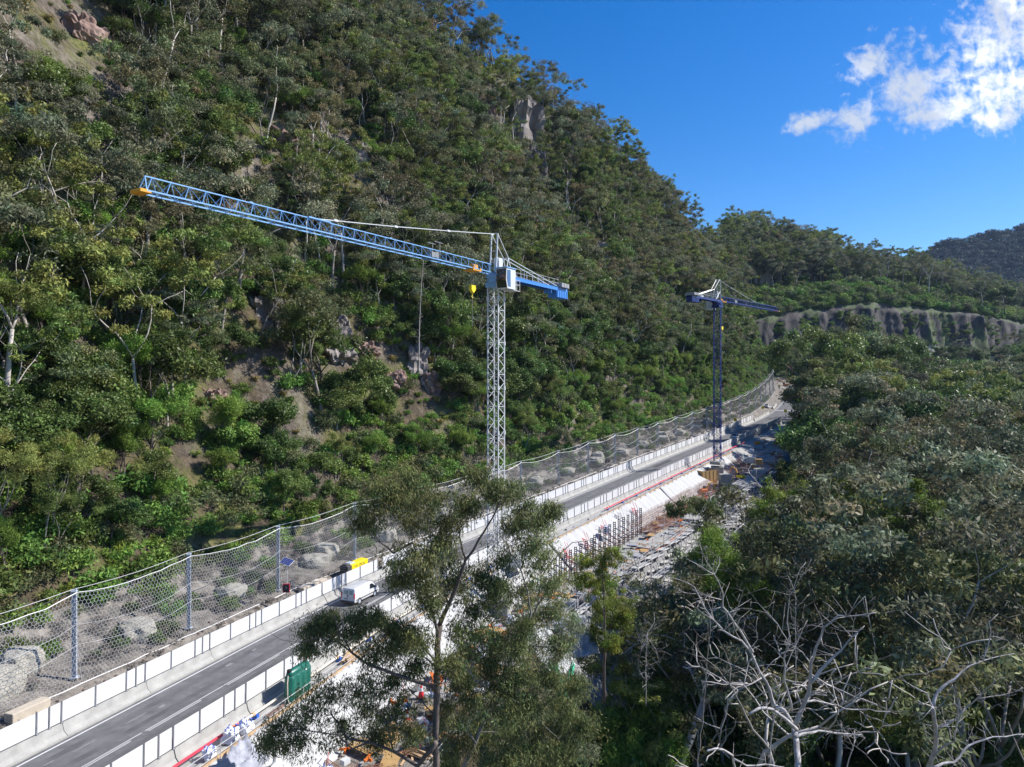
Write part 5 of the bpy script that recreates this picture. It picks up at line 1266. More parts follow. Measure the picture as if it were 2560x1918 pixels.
t_ = place(tank(), 25.4, 12.25, .0, 0); t_.scale = (1.1, 1.18, 1.1)
# bulk bags and small site clutter
def bag_mesh(seed):
    me = rock_mesh('bulk_bag', seed, MT['bag']); me.polygons.foreach_set('use_smooth', [True] * len(me.polygons)); return me
BG = [bag_mesh(61), bag_mesh(62)]
def bag(u, v, dz, s, lab):
    r = empty('bulk_bag', label=lab, cat='bulk bag', group='white bulk bags on the site'); place(r, u, v, dz, u, False)
    o = bpy.data.objects.new('sack', BG[int(u) % 2]); COL.objects.link(o); o.parent = r; o.location = (0, 0, .42 * s); o.scale = (.5 * s, .5 * s, .5 * s)
    b = MB()
    for k in range(4): a = k * 1.571 + .78; x, y = .4 * s * math.cos(a), .4 * s * math.sin(a); b.path([(x, y, .7 * s), (x * 1.1, y * 1.1, 1.0 * s), (x * .6, y * .6, 1.12 * s)], .035, 5)
    b.build('strap', MT['blue'], r)
for (u, v, dz, s, lab) in [(17.6, 12.15, 0, 1.0, 'white bulk bag with blue straps beside the red pipe'), (18.9, 12.3, 0, .95, 'slumped white bulk bag behind the first one'), (15.2, 12.3, 0, .8, 'crumpled white bag by the timber kerb at the bottom left'), (20.3, 17.8, -3.5, 1.2, 'white bulk bag below the near slope'),
    (31, 18.5, -3.5, 1.1, 'white bulk bag on the lower deck under the gum branches'), (47, 20.5, -3.5, 1.3, 'white bulk bag near the orange formwork'), (60, 19, -3.5, 1.0, 'white bulk bag by the first formwork posts'), (97.5, 16.2, -1.3, 1.2, 'grey wrapped bundle above the formwork posts'), (184, 16.5, -.8, 1.2, 'white bag on the far concrete pad'), (237, 15, -.2, 1.3, 'pale blue bulk bag at the far end of the site')]: bag(u, v, dz, s, lab)
def timber_stack(u, v, dz, n, ln, m, lab, turn=0.0, name='timber_stack'):
    r = empty(name, label=lab, cat='timber'); place(r, u, v, dz, turn, True); rr = random.Random(int(u * 7))
    for k in range(n): b = MB(); a = rr.uniform(-.18, .18); b.box((rr.uniform(-.5, .5), rr.uniform(-.3, .3), .06 + .09 * (k // 3)), (.16, ln * rr.uniform(.7, 1), .07), Matrix.Rotation(a, 3, 'Z')); b.build('board', m, r)
timber_stack(22.5, 12.5, .0, 7, 2.2, MT['rockred'], 'dark red beams under the bulk bags', .1); timber_stack(34, 12.2, .0, 12, 3.2, MT['timber'], 'loose pile of timber offcuts beyond the green tank', .2); timber_stack(30, 20, -3.5, 14, 3.2, MT['timber'], 'timber stack on the lower deck under the gum', .8)
timber_stack(40, 18.5, -3.5, 14, 4, MT['orange'], 'orange formwork beams behind the gum trunk', .5); timber_stack(90, 21, -3.5, 10, 3, MT['timber'], 'timber bearers on the pale deck', 1.0); timber_stack(98, 22, -3.5, 8, 3, MT['ply'], 'plywood offcuts on the pale deck', .4); timber_stack(26, 22.5, -3.5, 10, 3, MT['timber'], 'boards inside the near railing', 1.2)
def cone(u, v, dz, lab, s=1.0):
    r = empty('traffic_cone', label=lab, cat='traffic cone'); place(r, u, v, dz, 0, False); b = MB(); b.tube((0, 0, .05), (0, 0, .9 * s), .2 * s, 12, .03); b.build('cone', MT['red'], r)
    b = MB(); b.tube((0, 0, .42 * s), (0, 0, .62 * s), .135 * s, 12, .1 * s); b.build('band', MT['white'], r); b = MB(); b.box((0, 0, .03), (.5 * s, .5 * s, .06)); b.build('base', MT['black'], r)
for px, py, v, lab in [(1053, 1680, 18.5, 'red and white cone behind the foreground gum trunk'), (1018, 1715, 19.5, 'red cone left of the gum trunk'), (887, 1815, 20, 'red cone below the gum limb'), (937, 1780, 19, 'red cone near the orange bars'), (1765, 1215, 19, 'tall red cone in front of the plywood box')]: cone(solve_u(px, v, -3.2), v, -3.5, lab, 1.5)
# formwork posts
fp = empty('formwork_post', label='grey slotted formwork post in the row on the lower deck', cat='formwork', group='row of grey formwork posts'); b = MB()
for x in (-.16, .16): b.box((x, 0, 2.1), (.09, .22, 4.2))
for k in range(14): b.box((0, -.0, .2 + k * .3), (.24, .12, .1))
b.build('channel', MT['form'], fp); b = MB(); b.box((-.205, 0, 2.1), (.012, .25, 4.2)); b.build('edge_strip', MT['galv'], fp); b = MB()
b.tube((0, .3, 3.2), (-.1, 2.0, .1), .035, 5)
for k in range(4): b.box((0, .28, .3 + k * .5), (.16, .2, .12))
b.build('bracket', MT['orange'], fp)
pos = frange(74, 107, 1.75)
for i, u in enumerate(pos):
    c = fp if i == 0 else copy_tree(fp); place(c, u, 18.0 if i > 8 else 18.4, -3.6, math.radians(35), False)
    c['label'] = 'grey slotted formwork post, %s from the near end of its row' % ordinal(i + 1)
    if i > 9: c.scale = (1, 1, 1.1)
# rebar
def rebar(ua, ub, v0, v1, dz, lab, tilt=0.0):
    b = MB(); o0 = Vector(R(ua, v0, dz)); rr = random.Random(int(ua))
    for k, v in enumerate(frange(v0, v1, .22)):
        b.path([Vector(R(u, v + rr.uniform(-.05, .05), dz + tilt * (v1 - v) + rr.uniform(0, .12) + .25 * math.sin((u - ua) / (ub - ua) * 3.14))) - o0 for u in frange(ua + rr.uniform(0, 1), ub - rr.uniform(0, 1.5), 3)], .022, 3)
        if k % 2 == 0: b.path([Vector(R(u, v + .1, dz + tilt * (v1 - v) + .55 + rr.uniform(0, .15))) - o0 for u in frange(ua + 1, ub - 1, 3)], .022, 3)
    for u in frange(ua, ub, .9): b.path([Vector(R(u, v, dz + tilt * (v1 - v) + .06)) - o0 for v in frange(v0, v1, 1.2)], .02, 3)
    for u in frange(ua, ub, .7):
        for v in frange(v0 + .3, v1, 1.3): 
            p = Vector(R(u, v, dz + tilt * (v1 - v))) - o0; b.tube(p, p + Vector((0, 0, rr.uniform(.5, 1.1))), .018, 3, cap=False)
    o = b.build('rebar_mat', MT['rebar']); o.location = o0; tag(o, lab, 'reinforcement')
rebar(107, 124, 15.6, 20.5, -3.35, 'rusty reinforcing mat right of the formwork posts', .25); rebar(124, 140, 15.6, 20.5, -3.35, 'rusty reinforcing mat below the wrapped slope', .25); rebar(140, 153, 15.8, 20, -3.3, 'rusty reinforcing mat in front of the plywood box', .25); rebar(162, 178, 15.2, 20, -3.2, 'rusty reinforcing mat behind the navy crane footing', .3)
for (ua, ub, v0, v1, dz) in ((108, 153, 15.5, 20.6, -3.55), (161, 179, 15.3, 20.2, -3.4)):
    b = MB(); b.sweep([(v0, dz - .1), (v1, dz - .1), (v1, dz + .09), (v0, dz + .09)], frange(ua, ub, 3)); o = b.build('formed_bed', MT['rockred']); tag(o, 'brown bed under the reinforcing %s the navy crane' % ('before' if ua < 120 else 'behind'), 'formwork bed')
for i, (ua, ub, v0, v1, dz, lab) in enumerate([(84, 97, 19.8, 24.2, -3.2, 'pale concrete slab beside the formwork posts'), (98.5, 112, 21, 24.3, -3.1, 'pale slab with an orange edge beyond the formwork posts'), (118, 131, 21, 24.3, -2.9, 'pale slab in front of the near rebar'), (134, 146, 20.5, 24.3, -2.9, 'grey slab below the plywood box'), (150, 163, 20.8, 24.3, -2.8, 'white slab right of the navy crane'), (60, 72, 19, 24, -3.2, 'pale slab behind the foreground gum'), (166, 178, 20.5, 24.3, -2.6, 'white slab at the far scaffold')]):
    b = MB(); b.sweep([(v0, dz - .5), (v1, dz - .5), (v1, dz), (v0, dz)], frange(ua, ub, 3)); o = b.build('concrete_slab', MT['concrete_w']); tag(o, lab, 'slab')
    b = MB(); b.sweep([(v1 + .01, dz - .75), (v1 + .1, dz - .75), (v1 + .1, dz - .1), (v1 + .01, dz - .1)], frange(ua, ub, 3)); c = b.build('edge_form', MT['orange'] if i in (1,) else MT['dgrey'], o)
# scaffolding
def scaffold(h, ln, label, group, decks):
    r = empty('scaffold_bay', label=label, cat='scaffolding', group=group); b = MB()
    for y in (0, ln):
        for x in (0, 1.15): b.tube((x, y, 0), (x, y, h + 1.1), .045, 4)
        b.tube((0, y, .2), (1.15, y, h * .5), .022, 4)
        for z in frange(.3, h, 2.0): b.tube((0, y, z), (1.15, y, z), .024, 4)
    for z in frange(.3, h, 2.0):
        for x in (0, 1.15): b.tube((x, 0, z), (x, ln, z), .04, 4)
    for z in (h + .5, h + 1.0): b.tube((1.15, 0, z), (1.15, ln, z), .04, 4)
    b.tube((1.17, 0, .3), (1.17, ln, h * .5), .02, 4); b.tube((1.17, ln, h * .5), (1.17, 0, h), .02, 4); b.build('frame', MT['scaf'], r)
    for z in decks:
        for x in (.16, .42, .68, .94): c = MB(); c.box((x, ln / 2, z), (.225, ln - .04, .045)); c.build('plank', MT['plank'], r)
    return r
rs = random.Random(12)
for (v, dz0, h, ua, ub, lab, grp) in ((24.75, -8.2, 5.2, 58, 182, 'scaffold bay against the outer deck edge', 'upper row of scaffold bays'), (26.3, -9.6, 4.4, 64, 178, 'scaffold bay stepping down outside the deck', 'middle row of scaffold bays'), (28.0, -11.4, 4.4, 72, 170, 'lowest scaffold bay on the grey rubble bank', 'lower row of scaffold bays')):
    sb = scaffold(h, 2.45, lab, grp, (h - .02, h - 2.0)); n = int((ub - ua) / 2.5)
    for k in range(n):
        c = sb if k == 0 else copy_tree(sb); c['label'] = '%s scaffold bay from the near end of the %s' % (ordinal(k + 1), grp.replace(' of scaffold bays', '')); place(c, ua + k * 2.5, v, dz0 + rs.choice([0, 0, 0, .35, -.3]), 0, False)
run_rail = copy_tree(rl, label='tube guard rail across the near lower deck'); place(run_rail, 24, 20.5, -3.4, 1.2)
# navy crane base works
wu, wv = uv(48.0, 166.0)
r = empty('crane_footing_box', label='large plywood box beside the navy crane footing', cat='plywood box'); place(r, wu - 4.6, wv - 1.4, -3.9, math.radians(60), False)
for (x, y, sx, sy) in ((0, -1.6, 4.6, .08), (0, 1.6, 4.6, .08), (-2.3, 0, .08, 3.2), (2.3, 0, .08, 3.2)): b = MB(); b.box((x, y, 1.9), (sx, sy, 3.6)); b.build('ply_wall', MT['ply'], r)
for x in frange(-2.2, 2.2, 1.1): b = MB(); b.box((x, -1.67, 1.9), (.09, .07, 3.6)); b.build('stud', MT['ply'], r)
b = MB(); b.box((0, 0, 1.4), (2.9, 2.9, 5.2), bev=.08); o = b.build('concrete_pier', MT['concrete_w']); place(o, wu, wv, -3.6 - .4, .3, False); tag(o, 'pale concrete pier under the navy crane mast', 'pier')
b = MB(); b.box((0, 0, 1.5), (2.4, 2.6, 3.0), bev=.06); o = b.build('concrete_pier', MT['concrete']); place(o, wu - 6, wv + 3.6, -3.6, .5, False); tag(o, 'grey squat pier in front of the navy crane footing', 'pier')
w1u, w1v = uv(-1.98, 88.0); b = MB(); b.box((0, 0, .5), (3.6, 3.6, 2.4), bev=.08); o = b.build('concrete_pier', MT['concrete_w']); place(o, w1u, w1v, -3.0, .3, False); tag(o, 'pale concrete pad under the white crane mast', 'pier')
# machines and containers
def digger(u, v, dz, sc, body_m, boom_m, turn, lab, reach=1.0):
    r = empty('excavator', label=lab, cat='excavator'); place(r, u, v, dz, turn, False); r.scale = (sc,) * 3
    for s in (-1, 1): b = MB(); b.box((s * 1.05, 0, .42), (.5, 3.4, .84), bev=.2); b.build('track', MT['black'], r)
    b = MB(); b.box((0, -.4, 1.45), (2.3, 3.2, 1.0), bev=.12); b.build('house', body_m, r); b = MB(); b.box((-.62, .75, 2.1), (1.0, 1.3, 1.7), bev=.08); b.build('cab', MT['glass'], r)
    b = MB(); b.path([(.3, 1.0, 1.6), (.3, 2.4, 4.3 * reach), (.3, 4.6, 5.0 * reach)], [.28, .26, .18], 6); b.build('boom', boom_m, r)
    b = MB(); b.path([(.3, 4.4, 5.2 * reach), (.3, 5.6, 2.0)], [.2, .14], 6); b.build('arm', boom_m, r)
    b = MB(); b.prism([(0, 0), (.9, -.2), (.8, -1.0), (.1, -.9)], -.5, .5, Matrix.Rotation(math.pi / 2, 3, 'Z') @ Matrix.Rotation(math.pi / 2, 3, 'X')); q = b.build('bucket', MT['dgrey'], r); q.location = (.3, 5.2, 2.1)
digger(solve_u(2003, 2.0, 1, hi=395), 2.0, .2, 1.25, MT['orange'], MT['red'], 2.6, 'red boomed excavator at the top of the far road', 1.25)
digger(solve_u(1760, 17.5, -3), 17.5, -3.4, .5, MT['orange'], MT['orangey'], -.6, 'small orange excavator in front of the plywood box')
digger(solve_u(1963, -1.5, 1), -1.5, .1, .7, MT['orange'], MT['orange'], 1.5, 'orange machine parked in the shade beside the far net')
digger(solve_u(1850, 20.5, -2.5), 20.5, -3.2, .55, MT['yellow'], MT['orangey'], 1.2, 'small yellow excavator right of the navy crane')
def crate(px, v, dz, size, m, lab, name='site_box', cat='box'):
    u = solve_u(px, v, dz); r = empty(name, label=lab, cat=cat); place(r, u, v, dz, random.Random(px).uniform(-.4, .4), False); b = MB(); b.box((0, 0, size[2] / 2), size, bev=.05); b.build('shell', m, r)
    b = MB(); b.box((0, 0, size[2] + .03), (size[0] * 1.04, size[1] * 1.04, .07)); b.build('lid', m, r)
    for y in (-.35, .35): b = MB(); b.box((size[0] / 2 + .02, size[1] * y, size[2] / 2), (.05, .08, size[2] * .9)); b.build('rib', MT['dgrey'], r)
crate(1893, 14.5, -1.2, (1.6, 1.6, 1.6), MT['orangey'], 'yellow orange tool container among the handrails', 'site_container', 'container'); crate(1878, 18.5, -2.0, (1.8, 2.2, 1.3), MT['cwhite'], 'white skip tub near the yellow container'); crate(1897, 21, -2.0, (1.6, 1.8, 1.3), MT['ply'], 'brown plywood crate beside the white tub')
crate(1945, 20, -.6, (1.5, 1.5, 1.2), MT['rockred'], 'rust brown crate at the end of the slab'); crate(1981, 17.8, -.3, (2.4, 1.2, .9), MT['orangey'], 'yellow skip at the shaded far end', 'skip', 'skip'); crate(1992, 14.6, -.2, (1.4, 1.2, 1.1), MT['green'], 'green bin beside the yellow skip', 'bin', 'bin')
crate(1296, 14.5, 0, (2.2, 2.6, 1.3), MT['cwhite'], 'white box culvert section beside the right hoarding'); crate(1980, 21, -1, (1.2, 1.6, .8), MT['blue'], 'blue tarpaulin bundle at the far right of the pad')
crate(1150, 20, -3.5, (1.0, 1.0, 1.4), MT['green'], 'teal container half hidden by the gum crown', 'site_container', 'container')
# stair towers
for i, (px, v, dz, lab) in enumerate([(1595, 15.2, -2.2, 'red ladder frame leaning on the wrapped slope above the posts'), (1520, 15.4, -2.4, 'red mesh stair above the left formwork posts'), (1475, 16, -2.6, 'red edge frame left of the mesh stair'), (1852, 16.5, -2.6, 'red and white stair flight below the yellow container'), (1427, 16, -2.6, 'red stair behind the gum twigs'), (1560, 14.9, -1.9, 'pale ladder against the wrapped slope')]):
    u = solve_u(px, v, dz); r = empty('access_stair', label=lab, cat='stair'); place(r, u, v, dz, -.6, False); m_ = MT['red'] if i != 5 else MT['scaf']; b = MB()
    for x in (-.45, .45): b.tube((x, 0, -.6), (x, -1.1, 1.9), .045, 5); b.tube((x, .2, .3), (x, -.9, 2.9), .035, 5); b.tube((x, 0, -.6), (x, .2, .5), .035, 5)
    b.build('stringer', m_, r); b = MB()
    for k in range(8): t = k / 7; b.box((0, -1.1 * t, -.5 + 2.3 * t), (.9, .22, .05))
    b.build('tread', MT['plank'] if i == 3 else m_, r)
# dark sheets, coil and green netting on the lower bank
def sheet(px, py, D, sx, sy, m, lab, seed, name='tarpaulin'):
    p = P(px, py, D); b = MB(); n = 16; V = []
    for i in range(n + 1):
        for j in range(n + 1):
            x = (i / n - .5) * sx * (1 + .15 * nz(i, 0, seed, .3, 2)); y = (j / n - .5) * sy * (1 + .2 * nz(0, j, seed, .3, 2)); V.append((x, y * .75 + .3 * nz(i, j, seed, .2, 2), .66 * y + .35 * nz(i, j, seed + 3, .28, 3) + .12 * nz(i, j, seed, .9, 2)))
    b.add(V, [(i * (n + 1) + j, (i + 1) * (n + 1) + j, (i + 1) * (n + 1) + j + 1, i * (n + 1) + j + 1) for i in range(n) for j in range(n)]); o = b.build(name, m, smooth=True); o.location = p; o.rotation_euler = (0, 0, seed); tag(o, lab, 'sheet'); sm = o.modifiers.new('thick', 'SOLIDIFY'); sm.thickness = .03
sheet(1440, 1590, 63, 3.4, 3.8, MT['tarp'], 'grey blue tarpaulin crumpled on the bank above the netting', .4); sheet(1372, 1620, 57, 3.2, 4.4, MT['geo'], 'white sheet hanging down the bank', .9); sheet(1400, 1700, 54, .45, 3.0, MT['green'], 'bright green netting snagged on the lower bank', .35, 'green_netting'); sheet(1425, 1690, 55, .35, 2.2, MT['green'], 'second fold of green netting right of the first', -.35, 'green_netting')
sheet(1500, 1560, 66, 3.5, 3, MT['rubble'], 'grey rubble apron on the bank', .8)
b = MB()
for k in range(5): b.path([(1.0 * math.cos(a) * (1 + .04 * k), 1.0 * math.sin(a) * (1 - .03 * k), .06 * k + .1 * math.sin(a * 2 + k)) for a in frange(0, 6.28, .4)], .035, 5)
o = b.build('hose_coil', MT['grey']); o.location = P(645, 1900, 47); o.rotation_euler = (.35, .2, 0); tag(o, 'grey hose coil on the white sheeting at the bottom', 'hose')
sheet(620, 1893, 46.5, 2.6, 2.2, MT['tarp'], 'dark plastic sheet beside the hose coil', 1.4)
# marquee at the junction
for i, (px, lab) in enumerate([(2050, 'white marquee roof showing between trees beyond the junction'), (2098, 'second pale marquee roof farther right between the trees')]):
    u = solve_u(px, 22, 2); r = empty('marquee', label=lab, cat='marquee'); place(r, u, 22, -.4, .2, False)
    b = MB(); b.add([(-3, -3, 2.4), (3, -3, 2.4), (3, 3, 2.4), (-3, 3, 2.4), (0, 0, 3.6)], [(0, 1, 4), (1, 2, 4), (2, 3, 4), (3, 0, 4), (3, 2, 1, 0)]); b.build('canopy', MT['geo'], r); b = MB()
    for x in (-2.9, 2.9):
        for y in (-2.9, 2.9): b.tube((x, y, 0), (x, y, 2.4), .05, 5)
    b.build('leg', MT['scaf'], r)
# loose debris nobody could count
def small(name, m, *boxes):
    b = MB()
    for (c, s_, a) in boxes: b.box(c, s_, Matrix.Rotation(a, 3, 'Z'))
    return b.mesh(name, m)
DB_ = [small('debris', MT['timber'], ((0, 0, .05), (.12, 2.2, .08), 0), ((.3, .2, .1), (.12, 1.6, .06), .4)), small('debris', MT['white'], ((0, 0, .15), (.5, .4, .3), .3)), small('debris', MT['pipered'], ((0, 0, .5), (.05, .05, 1.0), 0), ((0, .3, .9), (.04, .7, .04), 0)),
 small('debris', MT['dgrey'], ((0, 0, .1), (.7, .5, .2), .5)), small('debris', MT['orange'], ((0, 0, .2), (.15, .9, .12), .2), ((.2, 0, .1), (.3, .12, .2), 0)), small('debris', MT['form'], ((0, 0, .06), (.9, 1.3, .06), .2)), small('debris', MT['scaf'], ((0, 0, .06), (.05, 3.0, .05), 0), ((.15, 0, .06), (.05, 2.8, .05), .05), ((.25, .2, .1), (.05, 2.5, .05), .1)),
 small('debris', MT['scaf'], ((0, 0, .8), (.05, .05, 1.6), 0), ((1.2, 0, .8), (.05, .05, 1.6), 0), ((.6, 0, 1.4), (1.2, .04, .04), 0)), small('debris', MT['ply'], ((0, 0, .05), (1.2, 2.0, .03), .3)), small('debris', MT['blue'], ((0, 0, .12), (.4, .3, .22), .3)), small('debris', MT['rebar'], *[((.12 * k, 0, .05 + .03 * (k % 3)), (.035, 3.2, .035), .02 * k) for k in range(7)]), small('debris', MT['tarp'], ((0, 0, .1), (1.3, .9, .18), .8))]
rd = random.Random(21); its = []
for i in range(1150):
    u = rd.uniform(10, 236); v = rd.uniform(16.8, 24.2)
    if 74 < u < 108 and v < 19.5: continue
    if u > 190: v = rd.uniform(13, 23)
    if u > 190 and rd.random() < .6: continue
    k = rd.choices(range(12), [5, 2, 3, 4, 4, 4, 5, 5, 3, 1, 5, 3])[0]; p = ground(u, v); h = head(u)
    its.append((p[0], p[1], p[2] + (.45 if rd.random() < .5 and u < 180 else .02), -h + rd.gauss(0, .5), rd.uniform(.7, 1.3), k))
for i in range(90):
    u = rd.uniform(0, 176); v = rd.uniform(11.0, 12.6); p = R(u, v, 0); its.append((p[0], p[1], p[2], -head(u) + rd.gauss(0, .3), rd.uniform(.3, .7), rd.choice([0, 3, 6, 9, 1])))
stuff_cloud('site_debris', DB_, its, 'loose boards tubes and offcuts scattered over the building site', 'debris')

# ------------------------------------------------------------------ foreground trees
def crop1500(p): return (1500 + p[0] * .4792, 1200 + p[1] * .4792)
def crop640(p): return (640 + p[0] * .859, 1100 + p[1] * .859)
def resample(pts, step):
    out = [pts[0]]; 
    for a, b in zip(pts[:-1], pts[1:]):
        n = max(1, int((b - a).length / step)); out += [a.lerp(b, (i + 1) / n) for i in range(n)]
    return out
def hero(name, D, limbs, blobs, conv, bark, leafm, label, cat, seed, leaf=.17, per=60, sub=9, asp=.22, droop=1.0, base_drop=12.0, rb=.34, twig=True, flat=.7, sway=1.0, clr=.42):
    rng = random.Random(seed); nr = np.random.default_rng(seed); root = None; b = MB(); sk = []
    first = conv(limbs[0][0][0]); base = P(first[0], first[1], D + limbs[0][1]); base.z -= base_drop
    root = empty(name, base, 0, label, cat)
    for li, (pts, doff, r0, r1) in enumerate(limbs):
        q = []; n = len(pts)
        for i, p in enumerate(pts):
            x, y = conv(p); q.append(P(x, y, D + doff + sway * (i / n) * 2.2 * math.sin(seed + li * 1.7)))
        if li == 0: q = [base + Vector((0, 0, -.5)), base.lerp(q[0], .5) + Vector((.1, .1, 0))] + q
        q = resample(q, .5); q = [p + Vector((nz(p.x, p.z, li, 1.1, 2), nz(p.z, p.x, li + 5, .7, 2), nz(p.x, p.y, p.z, .9, 2))) * .07 for p in q]
        rad = [r0 + (r1 - r0) * (i / (len(q) - 1)) ** .8 for i in range(len(q))]
        b.path([p - base for p in q], rad, 9 if r0 > .12 else 6)
        sk += [(p, r) for p, r in zip(q, rad)]
    C = []; Rr = []; T = []
    SKA = np.array([tuple(p) for p, r in sk]); 
    for (bx, by, br) in blobs:
        x, y = conv((bx, by)); sc_ = (conv((1, 0))[0] - conv((0, 0))[0]); R_ = br * sc_ / F * D; c = P(x, y, D + rng.uniform(-1.0, 1.0) * R_ * 1.6)
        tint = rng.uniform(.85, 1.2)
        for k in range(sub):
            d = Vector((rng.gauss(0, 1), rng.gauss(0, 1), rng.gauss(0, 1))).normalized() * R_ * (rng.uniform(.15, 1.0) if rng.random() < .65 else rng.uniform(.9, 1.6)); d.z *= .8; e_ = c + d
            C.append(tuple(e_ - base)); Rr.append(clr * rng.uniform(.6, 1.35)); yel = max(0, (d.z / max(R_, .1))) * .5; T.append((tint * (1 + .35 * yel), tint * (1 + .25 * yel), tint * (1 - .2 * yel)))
            if twig and k < sub * .75:
                dist = np.linalg.norm(SKA - np.array(tuple(e_)), axis=1) + .55 * np.maximum(0, SKA[:, 2] - e_.z); j = int(dist.argmin()); p0, r0 = sk[j]
                L_ = (e_ - p0).length
                if L_ > .15:
                    m1 = p0.lerp(e_, .4) + Vector((rng.gauss(0, .09), rng.gauss(0, .09), rng.gauss(.02, .07))) * L_; m2 = p0.lerp(e_, .75) + Vector((rng.gauss(0, .05), rng.gauss(0, .05), rng.gauss(.05, .04))) * L_
                    t0 = min(r0 * .6, .012 + .012 * L_); b.path([p - base for p in (p0, m1, m2, e_)], [t0, t0 * .75, t0 * .5, .006], 4)
                    if k % 3 == 0: sk.append((m2, t0 * .6)); SKA = np.vstack([SKA, np.array(tuple(m2))])
    b.build('trunk', bark, root, smooth=True)
    if C:
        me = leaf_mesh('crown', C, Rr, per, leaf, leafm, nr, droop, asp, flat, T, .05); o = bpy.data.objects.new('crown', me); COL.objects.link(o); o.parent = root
    return root
def deadtree(name, D, limbs, conv, label, seed, twn=5, base_drop=10.0, m=None):
    rng = random.Random(seed); first = conv(limbs[0][0][0]); base = P(first[0], first[1], D + limbs[0][1]); base.z -= base_drop; root = empty(name, base, 0, label, 'dead tree')
    for li, (pts, doff, r0, r1) in enumerate(limbs):
        b = MB(); q = []; n = len(pts)
        for i, p in enumerate(pts):
            x, y = conv(p); q.append(P(x, y, D + doff + (i / n) * 2.4 * math.sin(seed + li * 2.1)))
        if li == 0: q = [base + Vector((0, 0, -.5)), base.lerp(q[0], .5)] + q
        q = resample(q, .35); q = [p + Vector((nz(p.x, p.z, li, 1.5, 2), nz(p.z, p.x, li + 5, 1, 2), nz(p.x, p.y, p.z, 1.3, 3))) * .075 for p in q]
        rad = [max(.008, (r0 + (r1 - r0) * (i / (len(q) - 1)) ** .75) * (1 + .15 * nz(i, li, seed, .8, 2))) for i in range(len(q))]
        rad = [r * .82 for r in rad]; b.path([p - base for p in q], rad, 8 if r0 > .08 else 6)
        for k in range(int(2.2 * twn * len(q) / 12)):
            j = rng.randrange(len(q) // 4, len(q)); p = q[j]; d = Vector((rng.gauss(0, 1), rng.gauss(0, .7), rng.gauss(.35, .7))).normalized(); L_ = rng.uniform(.3, 1.3); r_ = min(rad[j] * .45, .015)
            m1 = p + d * L_ * .5 + Vector((rng.gauss(0, .06), 0, rng.gauss(0, .08))); e_ = p + d * L_ + Vector((rng.gauss(0, .15), 0, rng.gauss(.05, .15))); b.path([p - base, m1 - base, e_ - base], [r_, r_ * .7, .005], 4)
            if rng.random() < .5: e2 = m1 + Vector((rng.gauss(0, .35), rng.gauss(0, .3), rng.gauss(.1, .3))); b.path([m1 - base, e2 - base], [r_ * .6, .004], 3)
        b.build('trunk' if li == 0 else 'limb', m or MT['dead'], root, smooth=True)
    return root
# central gum in front of the site: two stems standing as two trees
L1 = [([(525, 952), (522, 860), (525, 760), (527, 660), (528, 590), (535, 540)], 0, .26, .17),
 ([(535, 540), (560, 480), (585, 420), (610, 350), (650, 290), (690, 220), (720, 160)], .2, .14, .03), ([(530, 560), (505, 480), (490, 400), (470, 330), (455, 300)], -.3, .11, .03),
 ([(525, 720), (470, 705), (400, 680), (330, 655), (280, 620), (240, 590), (190, 560)], -.5, .14, .03), ([(280, 620), (245, 560), (225, 500), (190, 440)], -.7, .05, .012), ([(240, 590), (180, 575), (120, 590), (75, 580), (40, 560)], -.8, .035, .008),
 ([(455, 300), (400, 330), (360, 300), (330, 250), (310, 215)], -.2, .07, .018), ([(490, 400), (440, 420), (400, 440), (350, 470)], .1, .05, .015), ([(560, 480), (540, 420), (520, 370), (510, 300), (500, 220)], .6, .07, .02), ([(610, 350), (590, 280), (600, 220), (640, 150)], .9, .07, .02),
 ([(525, 880), (470, 950), (400, 905), (330, 880), (270, 870), (220, 800)], -1.0, .15, .035), ([(330, 880), (280, 900), (240, 860), (180, 850), (110, 840), (60, 860)], -1.3, .06, .015), ([(220, 800), (200, 740), (230, 700)], -1.1, .03, .01),
 ([(400, 905), (380, 830), (350, 770), (340, 720)], -.8, .05, .015), ([(527, 660), (480, 620), (450, 560), (440, 520)], .3, .05, .015), ([(520, 800), (480, 760), (440, 720)], .2, .05, .02)]
B1 = [(390, 140, 60), (330, 200, 60), (440, 110, 50), (520, 170, 62), (450, 230, 55), (560, 240, 45), (410, 180, 45), (640, 110, 32), (700, 150, 34), (430, 350, 62), (500, 340, 62), (560, 360, 62), (425, 405, 36), (570, 420, 45), (500, 420, 45), (350, 515, 26), (300, 520, 34), (215, 528, 34), (165, 550, 34), (220, 570, 50), (290, 560, 40), (150, 600, 24), (400, 548, 26),
 (220, 730, 50), (150, 790, 55), (80, 830, 52), (40, 880, 36), (130, 870, 52), (250, 850, 50), (330, 720, 52), (400, 700, 52), (330, 790, 52), (420, 780, 42), (450, 860, 42), (350, 860, 36), (560, 650, 40), (470, 650, 36), (440, 560, 40), (480, 590, 36), (500, 480, 40), (350, 620, 36), (400, 600, 34), (620, 190, 42), (540, 300, 40), (470, 150, 45), (310, 240, 36)]
hero('gum_tree', 40, L1, B1, crop640, MT['barkd'], LM['hero'], 'foreground gum with a straight dark trunk and drooping olive leaves in front of the site', 'gum tree', 3, per=52, sub=34, leaf=.24, asp=.19, base_drop=11, clr=.62, flat=.8)
